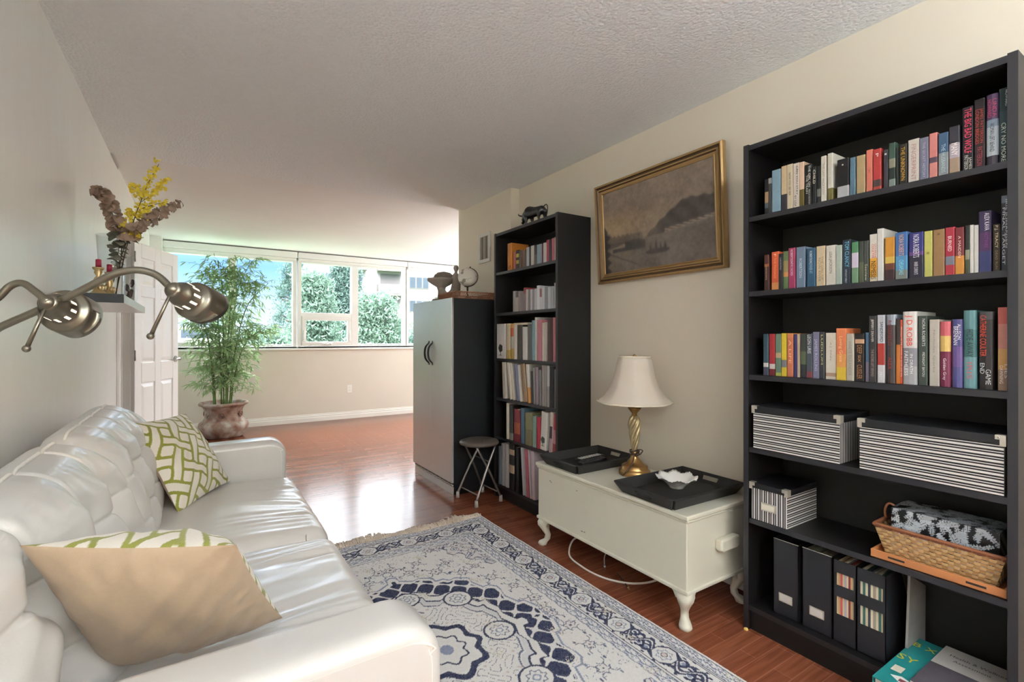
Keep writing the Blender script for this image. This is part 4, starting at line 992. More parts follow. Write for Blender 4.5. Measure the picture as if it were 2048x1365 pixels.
C = 0.35*C + 0.65*blur(blur(C, 2), 3); C = C*(1+0.05*fnoise(2)+0.06*fnoise(7)+0.07*fnoise(20)) ; C = np.clip(C, 0.01, 1).reshape(-1, 3)
o = mb.build('canvas', attr_mat('painted_canvas', 0.45, 0.4, 0.1, 300), pt, local=True); set_cols(o.data, C)

# small framed picture on the pilaster
sp = thing('small_framed_picture', 'small dark upright picture in a white frame above the globe', 'picture', (XP, 3.705, 1.86))
fr_ = MB(); y0, y1, z0, z1 = 3.605, 3.81, 1.862, 2.12
for a, b in (((XP-0.014, y0, z0), (XP, y1, z0+0.03)), ((XP-0.014, y0, z1-0.03), (XP, y1, z1)), ((XP-0.014, y0, z0+0.03), (XP, y0+0.03, z1-0.03)), ((XP-0.014, y1-0.03, z0+0.03), (XP, y1, z1-0.03))): fr_.box(a, b)
fr_.build('frame', pm('silvery_white_frame', 'd6d4cd', 0.35, 0.1), sp, bevel=0.003)
p = MB().box((XP-0.006, y0+0.03, z0+0.03), (XP-0.002, y1-0.03, z1-0.03)); 
for k, (a, w_) in enumerate(((0.035, 0.018), (0.07, 0.03), (0.115, 0.012))): p.box((XP-0.0065, y0+0.03+a*0.9, z0+0.032), (XP-0.0058, y0+0.03+a*0.9+w_, z1-0.032), 1 if k != 1 else 2)
p.build('print', [pm('taupe_print', '8a8074', 0.5), pm('dark_print_stripe', '39352f', 0.5), pm('tan_print_stripe', 'a39480', 0.5)], sp)

# ------------------------------------------------------------------ helper for sculpted figures
def sculpt(name, caps, mat, parent=None, vox=0.005, smooth=6, loc=None, balls=()):
    mb = MB()
    for c in caps:
        p0, r0, p1, r1 = c; n = 6
        mb.tube([Vector(p0).lerp(Vector(p1), i/n) for i in range(n+1)], [r0+(r1-r0)*i/n for i in range(n+1)], 14)
        mb.ball(p0, r0, 14, 8); mb.ball(p1, r1, 14, 8)
    for b in balls: mb.ball(b[0], b[1], 18, 12, sc=b[2] if len(b) > 2 else (1, 1, 1))
    o = mb.build(name, mat, parent, loc=loc)
    md = o.modifiers.new('fuse', 'REMESH'); md.mode = 'VOXEL'; md.voxel_size = vox; md.use_smooth_shade = True
    ms = o.modifiers.new('soften', 'SMOOTH'); ms.iterations = smooth; ms.factor = 0.5
    return o
# bull on the far bookcase: walks along the shelf top, head towards the window
bm_ = pm('black_bull_resin', '17171a', 0.35, 0, 0.1, 30, spec=0.6); bz = 1.998; X = 1.965
def Bp(s, z, d=0): return (X+d, 2.78+s, bz+z)
X = 1.985
bull = thing('bull_figurine', 'small black bull figurine on top of the far bookcase', 'figurine', (X, 2.78, bz))
caps = [(Bp(-0.075, 0.085), 0.030, Bp(0.0, 0.088), 0.034), (Bp(0.0, 0.088), 0.034, Bp(0.065, 0.098), 0.043), (Bp(0.065, 0.098), 0.042, Bp(0.115, 0.085), 0.030), (Bp(0.115, 0.085), 0.026, Bp(0.145, 0.062), 0.017), (Bp(0.145, 0.062), 0.016, Bp(0.155, 0.042), 0.012)]
for s, d in ((-0.09, 0.020), (-0.075, -0.022), (0.07, 0.022), (0.085, -0.022)):
    caps += [(Bp(s, 0.075, d*0.8), 0.020, Bp(s+(0.006 if s < 0 else -0.004), 0.036, d), 0.010), (Bp(s+(0.006 if s < 0 else -0.004), 0.036, d), 0.009, Bp(s-0.003, 0.008, d), 0.008)]
sculpt('body', caps, bm_, bull, 0.0035, 3)
for d in (-1, 1):
    MB().tube(bez([Bp(0.138, 0.083, 0.010*d), Bp(0.150, 0.088, 0.028*d), Bp(0.168, 0.098, 0.030*d), Bp(0.176, 0.110, 0.022*d)], 4), [0.006]*5+[0.005]*3+[0.003]*3+[0.002, 0.001], 8).build('horn', bm_, bull)
MB().tube(bez([Bp(-0.100, 0.105), Bp(-0.125, 0.112), Bp(-0.142, 0.095), Bp(-0.140, 0.060), Bp(-0.128, 0.035)], 4), 0.0035, 8).ball(Bp(-0.128, 0.03), 0.006).build('tail', bm_, bull)
MB().ball(Bp(0.150, 0.058, -0.010), 0.010, 12, 8, sc=(0.5, 0.7, 1.5)).build('white_blaze', pm('white_porcelain_patch', 'dedad2', 0.4), bull)

# ------------------------------------------------------------------ things on the wardrobe
tz = 1.5125
wick = pm('reddish_wicker', '9a6a4e', 0.7, 0, 0.3, 40)
tr = thing('wicker_tray', 'openwork brown wicker tray on top of the wardrobe holding the globe', 'tray', (1.88, 3.61, tz))
tx0, tx1, ty0, ty1, th = 1.70, 2.07, 3.44, 3.78, 0.062
MB().box((tx0, ty0, tz+0.0005), (tx1, ty1, tz+0.008)).build('base', wick, tr, bevel=0.003)
sd = MB()
def wall_lat(a, b):
    a, b = Vector(a), Vector(b); L = (b-a).length; n = int(L/0.014); d = (b-a)/n; o = Vector((0, 0, 1))
    for i in range(n):
        p0, p1 = a+d*i, a+d*(i+1)
        sd.tube([p0+o*0.008, p1+o*(th-0.012)], 0.0021, 4, cap=False); sd.tube([p1+o*0.008, p0+o*(th-0.012)], 0.0021, 4, cap=False)
cs_ = [(tx0, ty0, tz), (tx1, ty0, tz), (tx1, ty1, tz), (tx0, ty1, tz)]
for i in range(4): wall_lat(cs_[i], cs_[(i+1) % 4])
sd.build('lattice_sides', wick, tr)
rm = MB()
for i in range(4):
    a, b = Vector(cs_[i]), Vector(cs_[(i+1) % 4])
    q = [a.lerp(b, j/24)+Vector((0, 0, th-0.006+0.0015*math.sin(j*2.6))) for j in range(25)]
    rm.tube(q, 0.006, 7)
rm.build('braided_rim', wick, tr)
gx_, gy_, gz_ = 1.865, 3.57, 1.704
gl = thing('desk_globe', 'small antique-white globe on a bent metal arm standing in the wicker tray', 'globe', (gx_, gy_, tz+0.009))
def globe_mat():
    m = pm('antique_globe_paper', 'dcd9cd', 0.4); t = m.node_tree; b = t.nodes['Principled BSDF']
    n = t.nodes.new('ShaderNodeTexNoise'); n.inputs['Scale'].default_value = 13; n.inputs['Detail'].default_value = 5; tcn = t.nodes.new('ShaderNodeTexCoord'); t.links.new(tcn.outputs['Object'], n.inputs['Vector'])
    cr = t.nodes.new('ShaderNodeValToRGB'); e = cr.color_ramp.elements; e[0].position = 0.56; e[0].color = lin('dedbcf'); e[1].position = 0.60; e[1].color = lin('8b877c'); t.links.new(n.outputs['Fac'], cr.inputs[0]); t.links.new(cr.outputs[0], b.inputs['Base Color']); return m
MB().ball((gx_, gy_, gz_), 0.078, 40, 26).build('sphere', globe_mat(), gl)
ax = Vector((0.35, 0.15, 0.92)).normalized(); pr = Vector((0.75, -0.6, -0.2)); pr = (pr-ax*pr.dot(ax)).normalized()
arc = [Vector((gx_, gy_, gz_)) + (ax*math.cos(a) + pr*math.sin(a))*0.086 for a in np.linspace(-0.05, math.pi+0.05, 24)]
MB().tube(arc, 0.0035, 8).tube([Vector((gx_, gy_, gz_))+ax*0.074, Vector((gx_, gy_, gz_))+ax*0.098], 0.005, 10).build('meridian_arm', pm('dark_bronze', '4a4238', 0.4, 0.8), gl)
MB().lathe([(0, 0), (0.045, 0), (0.047, 0.006), (0.03, 0.014), (0.008, 0.020), (0.006, 0.05), (0.009, 0.105), (0, 0.106)], (gx_, gy_, tz+0.009), 28).build('stand', pm('dark_bronze', '4a4238', 0.4, 0.8), gl)
st = pm('grey_stone_resin', 'a39b8f', 0.75, 0, 0.2, 12, 0.3, 60, bdist=0.002)
sx_, sy_ = 1.85, 3.935
sc_ = thing('stone_figurine', 'grey stone sculpture of a draped figure leaning by a wide bowl', 'sculpture', (sx_, sy_, tz))
def Sp(a, z, d=0):      # a: along the view's horizontal, d: depth
    a, d, z = a*1.15, d*1.15, z*1.15; return (sx_+0.84*a+0.54*d, sy_-0.54*a+0.84*d, tz+z)
sculpt('draped_figure', [(Sp(-0.10, 0.018), 0.018, Sp(0.03, 0.022), 0.020), (Sp(0.01, 0.04), 0.040, Sp(0.065, 0.08), 0.048), (Sp(0.0, 0.05), 0.03, Sp(-0.04, 0.10), 0.026), (Sp(0.065, 0.08), 0.046, Sp(0.075, 0.16), 0.038), (Sp(0.075, 0.16), 0.038, Sp(0.07, 0.205), 0.032), (Sp(0.07, 0.20), 0.024, Sp(0.02, 0.175), 0.014), (Sp(0.02, 0.175), 0.013, Sp(-0.01, 0.205), 0.010), (Sp(0.07, 0.22), 0.014, Sp(0.072, 0.245), 0.013), (Sp(-0.04, 0.10), 0.022, Sp(-0.035, 0.03), 0.018)], st, sc_, 0.005, 5, balls=[(Sp(0.072, 0.268), 0.024, (1, 1, 1.25))])
MB().lathe([(0, 0.04), (0.03, 0.04), (0.026, 0.09), (0.034, 0.125), (0.075, 0.15), (0.105, 0.175), (0.108, 0.190), (0.088, 0.188), (0.06, 0.17), (0, 0.16)], Sp(-0.045, 0, 0.03), 28, M=Matrix.Scale(1.15, 4), flute=lambda z, t: 1+0.05*math.cos(10*t)).build('bowl', st, sc_)
MB().lathe([(0.085, 0.190), (0.075, 0.215), (0.05, 0.238), (0.0, 0.25)], Sp(-0.03, 0, 0.05), 28, M=Matrix.Scale(1.15, 4), flute=lambda z, t: 1+0.04*math.cos(10*t)).build('bowl_lid', pm('dark_stone_resin', '7d756b', 0.7, 0, 0.2, 12), sc_)

# ------------------------------------------------------------------ folding stool
stl = thing('folding_stool', 'round folding stool with grey seat and splayed metal legs by the wardrobe', 'stool', (1.765, 3.19, 0))
MB().lathe([(0, 0.412), (0.13, 0.412), (0.143, 0.418), (0.148, 0.428), (0.143, 0.44), (0.12, 0.447), (0, 0.449)], (1.765, 3.19, 0), 48).build('seat', pm('charcoal_vinyl', '5d544d', 0.55, 0, 0.15, 60, 0.3, 200, bdist=0.001), stl)
legm = pm('satin_aluminium', '9b9894', 0.35, 0.9, 0.05, 30); rub = pm('grey_rubber_foot', 'b9b4ac', 0.7)
A_, B_, C_, D_ = (1.665, 3.05), (1.650, 3.315), (1.880, 3.07), (1.872, 3.325)
for (f, top) in ((A_, (1.845, 3.09)), (B_, (1.84, 3.285)), (C_, (1.69, 3.09)), (D_, (1.69, 3.285))):
    f3 = Vector((f[0], f[1], 0.035)); t3 = Vector((top[0], top[1], 0.412)); m_ = f3.lerp(t3, 0.5)+Vector((0, 0, 0.012))
    o = MB().tube(bez([f3, m_, t3], 6), 0.0085, 10).build('leg', legm, stl)
    MB().tube([(f[0], f[1], 0.0005), f3+Vector((0, 0, 0.01))], [0.014, 0.011], 12).build('rubber_foot', rub, o)
for (p, q, h) in ((A_, B_, 0.075), (C_, D_, 0.075)):
    tp = 0.075/0.4; MB().tube([(p[0]+(0.18 if p[0] < 1.75 else -0.19)*0.14, p[1]+0.003, h+0.0), (q[0]+(0.18 if q[0] < 1.75 else -0.19)*0.14, q[1]-0.003, h)], 0.005, 8).build('stretcher', legm, stl)
MB().tube([(1.79, 3.09, 0.30), (1.79, 3.285, 0.30)], 0.005, 8).build('stretcher', legm, stl)

# ------------------------------------------------------------------ table lamp
lx, ly, lz = 1.955, 1.83, 0.479
tl = thing('table_lamp', 'brass table lamp with a twisted stem and cream bell shade on the chest', 'lamp', (lx, ly, lz))
brass = pm('antique_brass', 'a98452', 0.3, 0.9, 0.12, 30); brass2 = pm('pale_brass_twist', 'b3a27c', 0.4, 0.6, 0.1, 40)
MB().lathe([(0, 0), (0.080, 0), (0.082, 0.006), (0.082, 0.022), (0.074, 0.028), (0.070, 0.034), (0.068, 0.046), (0.055, 0.054), (0.042, 0.060), (0.034, 0.072), (0.022, 0.085), (0.017, 0.100), (0.020, 0.108), (0.015, 0.115), (0.018, 0.122), (0, 0.123)], (lx, ly, lz), 48).build('base', brass, tl)
zq = np.linspace(0.118, 0.312, 60); rq = np.interp(zq, [0.118, 0.14, 0.18, 0.23, 0.265, 0.29, 0.305, 0.312], [0.012, 0.017, 0.024, 0.031, 0.035, 0.032, 0.023, 0.014])
MB().lathe([(float(a), float(b)) for a, b in zip(rq, zq)], (lx, ly, lz), 90, flute=lambda z, t: 1-0.22*abs(math.sin(3.0*(t-z*17)))**3).build('twisted_stem', brass2, tl)
MB().lathe([(0, 0.30), (0.016, 0.312), (0.013, 0.322), (0.021, 0.332), (0.032, 0.345), (0.036, 0.352), (0.030, 0.356), (0.013, 0.356), (0.011, 0.362), (0.011, 0.41), (0, 0.41)], (lx, ly, lz), 40).build('neck_cup', brass, tl)
MB().tube([(lx-0.0, ly-0.045, lz+0.40), (lx, ly-0.06, lz+0.50), (lx, ly-0.03, lz+0.615), (lx, ly, lz+0.625), (lx, ly+0.03, lz+0.615), (lx, ly+0.06, lz+0.50), (lx, ly+0.045, lz+0.40)], 0.002, 6).lathe([(0, 0.62), (0.012, 0.624), (0.008, 0.632), (0.003, 0.636), (0, 0.64)], (lx, ly, lz), 16).build('harp_and_finial', brass, tl)
shade_m = pm('cream_fabric_shade', 'ece3d6', 0.9, 0, 0.03, 30, 0.2, 500, trans=0.3, bdist=0.0006)
sp_ = [(0.198, 0.385), (0.160, 0.415), (0.128, 0.465), (0.106, 0.53), (0.092, 0.60), (0.083, 0.624)]
def pan(z, t):
    k = (t % (math.pi/4)) / (math.pi/4) - 0.5
    return math.cos(math.pi/8)/math.cos(k*math.pi/4) * 0.45 + 0.55*0.985
MB().lathe(sp_ + [(0.081, 0.623)] + [(a-0.003, b) for a, b in sp_[::-1]], (lx, ly, lz), 64, flute=pan).build('shade', shade_m, tl)
MB().lathe([(0.199, 0.381), (0.201, 0.385), (0.199, 0.391), (0.194, 0.391)], (lx, ly, lz), 64, flute=pan).build('shade_trim', pm('cream_binding', 'd8cdb9', 0.8), tl)
MB().lathe([(0.084, 0.619), (0.085, 0.624), (0.084, 0.629), (0.08, 0.629)], (lx, ly, lz), 64, flute=pan).build('shade_trim', pm('cream_binding', 'd8cdb9', 0.8), tl)
q = [Vector((lx+0.024*math.cos(a*1.0), ly+0.024*math.sin(a*1.0), lz+0.098+0.0028*a*0.6+0.004*math.sin(a*2.3))) for a in np.linspace(0, 6*math.pi, 60)]
MB().tube(q, 0.003, 6).tube(bez([(lx-0.01, ly-0.024, lz+0.10), (lx-0.03, ly-0.04, lz+0.115), (lx-0.02, ly-0.05, lz+0.14), (lx+0.012, ly-0.045, lz+0.13), (lx+0.01, ly-0.028, lz+0.105)], 6), 0.003, 6).tube(bez([(lx-0.02, ly-0.015, lz+0.10), (lx-0.045, ly-0.025, lz+0.065), (lx-0.076, ly-0.02, lz+0.034), (lx-0.089, ly-0.0, lz+0.004)], 6), 0.003, 6).build('wound_cord', pm('brown_cord', '3a2c22', 0.6), tl)

# ------------------------------------------------------------------ trays on the chest
trm = pm('black_wood_tray', '1d1c1c', 0.55, 0, 0.15, 30, 0.15, 60, bdist=0.001)
def tray(cx, cy, hw, hl, rz, label):
    t = thing('serving_tray', label, 'tray', (cx, cy, 0.479), (0, 0, rz), group='black serving trays on the chest')
    iw, il, H, th = hw-0.030, hl-0.030, 0.052, 0.010
    MB().box((-iw, -il, 0.001), (iw, il, 0.009)).build('base', trm, t, local=True)
    def wall(a, b, ao, bo, slot, name):
        # a,b bottom corners; ao,bo top corners (flared)
        a, b, ao, bo = [Vector(q) for q in (a, b, ao, bo)]; n_ = ((b-a).cross(ao-a)).normalized()*th; mb = MB()
        def quadslab(u0, u1, v0, v1):
            P = lambda u, v: a.lerp(b, u).lerp(ao.lerp(bo, u), v)
            q = [P(u0, v0), P(u1, v0), P(u1, v1), P(u0, v1)]; mb.add(q+[x+n_ for x in q], [(0,1,2,3),(7,6,5,4),(0,4,5,1),(1,5,6,2),(2,6,7,3),(3,7,4,0)])
        if slot:
            quadslab(0, 0.36, 0, 1); quadslab(0.64, 1, 0, 1); quadslab(0.36, 0.64, 0, 0.38); quadslab(0.36, 0.64, 0.76, 1)
        else: quadslab(0, 1, 0, 1)
        mb.build(name, trm, t, local=True)
    ow, ol = hw, hl
    c0 = [(-iw, -il), (iw, -il), (iw, il), (-iw, il)]; c1 = [(-ow, -ol), (ow, -ol), (ow, ol), (-ow, ol)]
    for i in range(4):
        j = (i+1) % 4; wall((*c0[i], 0.001), (*c0[j], 0.001), (*c1[i], H), (*c1[j], H), i in (1, 3), 'handle_side' if i in (1, 3) else 'side')
    return t
tray(1.893, 2.125, 0.222, 0.160, R(0), 'black tray with slotted ends holding remote controls, beside the far bookcase')
tray(1.897, 1.500, 0.240, 0.172, R(-1), 'black tray with slotted ends holding the white bowl')
def remote(cx, cy, z, L, w, rz, label, mat, btn):
    t = thing('remote_control', label, 'remote control', (cx, cy, z), (0, 0, rz), group='remote controls in the tray')
    MB().box((-L/2, -w/2, 0), (L/2, w/2, 0.018)).build('body', mat, t, bevel=0.006, segs=3, local=True)
    b = MB()
    for i in range(8):
        for j in range(3): b.box((-L*0.42+i*L*0.105, -w*0.36+j*w*0.26, 0.018), (-L*0.42+i*L*0.105+L*0.06, -w*0.36+j*w*0.26+w*0.16, 0.0205))
    b.build('buttons', btn, t, bevel=0.0008, local=True)
blk = pm('black_plastic', '1b1b1d', 0.35); gbt = pm('pale_grey_buttons', 'c4c1bb', 0.5); dbt = pm('dark_grey_buttons', '3b3b3d', 0.5)
remote(1.90, 2.10, 0.4885, 0.21, 0.050, R(8), 'black remote control, nearer the tray edge', blk, dbt)
remote(1.94, 2.165, 0.4885, 0.21, 0.048, R(6), 'remote control covered with pale grey buttons', blk, gbt)
wp = pm('white_milk_glass', 'efeeea', 0.18, 0, 0.01, 10, coat=0.4)
prf = [(0, 0.0), (0.034, 0.0), (0.036, 0.006), (0.045, 0.016), (0.062, 0.034), (0.080, 0.046), (0.094, 0.051)]
bwl = MB().lathe(prf + [(0.094, 0.054)] + [(a, b+0.004) for a, b in prf[::-1][1:]], (0, 0, 0), 96)
for i, v_ in enumerate(bwl.v):
    r_ = math.hypot(v_[0], v_[1]); a = math.atan2(v_[1], v_[0]); k = max(0, (r_-0.03)/0.064)
    s_ = 1 + 0.035*k*math.cos(8*a) + 0.015*k*math.cos(40*a); bwl.v[i] = (v_[0]*s_+1.925, v_[1]*s_+1.535, v_[2]+0.488+0.006*k*k*math.cos(8*a)+0.002*k*math.cos(36*a))
tag(bwl.build('scalloped_bowl', wp, loc=(1.925, 1.535, 0.488)), 'white scalloped glass bowl with a ruffled rim in the black tray', 'bowl')

# cables under the chest
wc = pm('white_cable', 'e4e1da', 0.4)
P = bez([(1.99, 2.10, 0.006), (1.84, 2.165, 0.05), (1.73, 2.10, 0.006), (1.69, 1.95, 0.0055), (1.70, 1.81, 0.0055), (1.76, 1.70, 0.0055), (1.86, 1.645, 0.0055), (2.02, 1.64, 0.0055)], 10)
tag(MB().tube(P, 0.005, 8).build('white_cable', wc, loc=tuple(P[0])), 'white cable looping out over the floor from under the cream chest', 'cable')
t = thing('antenna_cable', 'short coaxial cable end with metal tip under the chest', 'cable', (1.83, 1.93, 0.004))
MB().tube(bez([(1.95, 2.00, 0.05), (1.86, 1.955, 0.02), (1.80, 1.895, 0.0045)], 6), 0.0032, 7).build('lead', wc, t)
MB().tube([(1.80, 1.895, 0.0065), (1.79, 1.882, 0.0065)], 0.0055, 8).build('metal_tip', steel, t)
t = thing('black_plug_lead', 'thin black lead with a brass tip, on the floor before the chest', 'cable', (1.77, 1.72, 0.004))
MB().tube([(1.80, 1.80, 0.0035), (1.765, 1.72, 0.0035), (1.735, 1.665, 0.0045)], 0.0028, 7).build('lead', blk, t)
MB().tube([(1.735, 1.665, 0.0055), (1.728, 1.65, 0.0055)], 0.005, 8).build('brass_tip', brass, t)
tag(MB().lathe([(0, 0), (0.007, 0), (0.009, 0.004), (0.007, 0.009), (0, 0.010)], (1.895, 1.165, 0), 12).build('yellow_bead', pm('yellow_wax', 'd9b765', 0.6), loc=(1.895, 1.165, 0)), 'tiny yellow bead on the floor at the near bookcase foot', 'bead')

# ------------------------------------------------------------------ reading lamp with two heads
lamp_m = pm('antique_brushed_brass', '7c776a', 0.30, 0.92, 0.10, 60, 0.1, 200, stretch=(1, 1, 0.15), bdist=0.0006)
fl = thing('reading_lamp', 'twin-head antique brass reading lamp reaching over the sofa', 'lamp', (-0.456, 1.30, 0))
MB().lathe([(0, 0), (0.020, 0), (0.020, 0.012), (0.014, 0.02), (0.008, 0.03), (0.008, 1.19), (0.014, 1.20), (0.014, 1.235), (0, 1.24)], (-0.456, 1.30, 0), 24).build('pole', lamp_m, fl)
armp = bez([(-0.456, 1.30, 1.215), at(-60, 687, 0.93), at(0, 655, 0.935), at(75, 622, 0.945), at(150, 588, 0.955), at(210, 557, 0.965), at(245, 544, 0.975), at(280, 541, 0.985), at(315, 552, 0.995), at(345, 580, 0.995)], 6)
MB().tube(armp, 0.0072, 14).build('gooseneck_arm', lamp_m, fl)
armq = bez([(-0.456, 1.30, 1.225), at(-60, 618, 0.90), at(-10, 600, 0.91), at(20, 573, 0.92), at(45, 567, 0.925), at(70, 583, 0.925), at(97, 605, 0.925)], 6)
MB().tube(armq, 0.0066, 14).build('gooseneck_arm', lamp_m, fl)
def head(P0, P1, r, lever_end, nm, kz, up):
    """P0 joint, P1 mouth centre of the hood"""
    P0, P1 = Vector(P0), Vector(P1); ax = (P1-P0).normalized(); L = (P1-P0).length
    q = Vector((0, 0, 1)).rotation_difference(ax); Mr = q.to_matrix().to_4x4()
    hd = MB(); 
    prof = [(0.0, -0.004), (0.014, -0.004), (0.017, 0.002), (0.017, 0.010), (0.023, 0.016), (0.026, 0.024), (0.0265, 0.050), (0.031, 0.054), (r*0.90, 0.056), (r*0.98, 0.059), (r, 0.066), (r*1.02, 0.10), (r*1.02, L-0.012), (r*1.02, L)]
    n = 48; k0 = len(hd.v)
    # mouth cut obliquely: upper side longer
    upv = Vector(up); lp = (Mr.inverted() @ upv); la = math.atan2(lp.y, lp.x)
    vs_ = []
    for (rr, z) in prof + [(r*0.99, L), (r*0.99, 0.10), (r*0.9, 0.075)]:
        for k in range(n):
            t = 2*math.pi*k/n; zz_ = z
            if z > L-0.02: zz_ = z - 0.032*(1-math.cos(t-la))*0.5 + 0.0
            vs_.append(Mr @ Vector((rr*math.cos(t), rr*math.sin(t), zz_)) + P0)
    m_ = len(prof)+3; fs = [(i*n+k, i*n+(k+1) % n, (i+1)*n+(k+1) % n, (i+1)*n+k) for i in range(m_-1) for k in range(n)]
    hd.add(vs_, fs, 0, True); h = hd.build('lamp_head', lamp_m, fl)
    sl = MB()
    for k in range(10):
        t = 2*math.pi*k/10; rad = Vector((math.cos(t), math.sin(t), 0)); tan = Vector((-math.sin(t), math.cos(t), 0)); c_ = rad*0.0262
        pts = [c_-tan*0.0024+Vector((0, 0, 0.027)), c_+tan*0.0024+Vector((0, 0, 0.027)), c_+tan*0.0024+Vector((0, 0, 0.046)), c_-tan*0.0024+Vector((0, 0, 0.046))]
        pts = [Mr @ (p+rad*0.0004) + P0 for p in pts] + [Mr @ (p+rad*0.0009) + P0 for p in pts]
        sl.add(pts, [(0,1,2,3), (4,5,6,7), (0,1,5,4), (1,2,6,5), (2,3,7,6), (3,0,4,7)])
    sl.build('vent_slots', glow, h)
    jn = P0
    MB().ball(jn, 0.0135, 18, 12).build('swivel_joint', lamp_m, fl)
    le = Vector(lever_end)
    MB().tube([jn, jn.lerp(le, 0.5), le], [0.0032, 0.0035, 0.0040], 10).ball(le, 0.0068, 14, 10).build('aiming_lever', lamp_m, fl)
    bc = P0 + ax*(0.085)
    MB().ball(bc, 0.019, 16, 12).build('bulb', glow, h)
    return bc, ax
glow = bpy.data.materials.new('warm_bulb_glow'); glow.use_nodes = True; g_ = glow.node_tree; g_.nodes.clear()
e_ = g_.nodes.new('ShaderNodeEmission'); e_.inputs[0].default_value = (1, 0.80, 0.58, 1); e_.inputs[1].default_value = 1.6; o_ = g_.nodes.new('ShaderNodeOutputMaterial'); g_.links.new(e_.outputs[0], o_.inputs[0])
b1_, a1_ = head(at(345, 580, 0.99), at(424, 620, 1.11), 0.041, at(301, 673, 0.97), 'r', 0, (-0.5, -0.8, 0.35))
b2_, a2_ = head(at(95, 606, 0.93), at(168, 641, 1.06), 0.044, at(53, 698, 0.90), 'l', 0, (-0.5, -0.8, 0.35))
def spot(loc, d, e, ang=100):
    s_ = bpy.data.lights.new('lamp_bulb', 'SPOT'); s_.energy = e; s_.color = (1, 0.72, 0.42); s_.spot_size = R(ang); s_.spot_blend = 0.5; s_.shadow_soft_size = 0.02
    o = bpy.data.objects.new('lamp_bulb', s_); COL.objects.link(o); o.location = loc; o.rotation_euler = Vector(d).to_track_quat('-Z', 'Y').to_euler()
spot(b1_ + a1_*0.025, a1_, 1.4); spot(b2_ + a2_*0.025, a2_, 1.4)
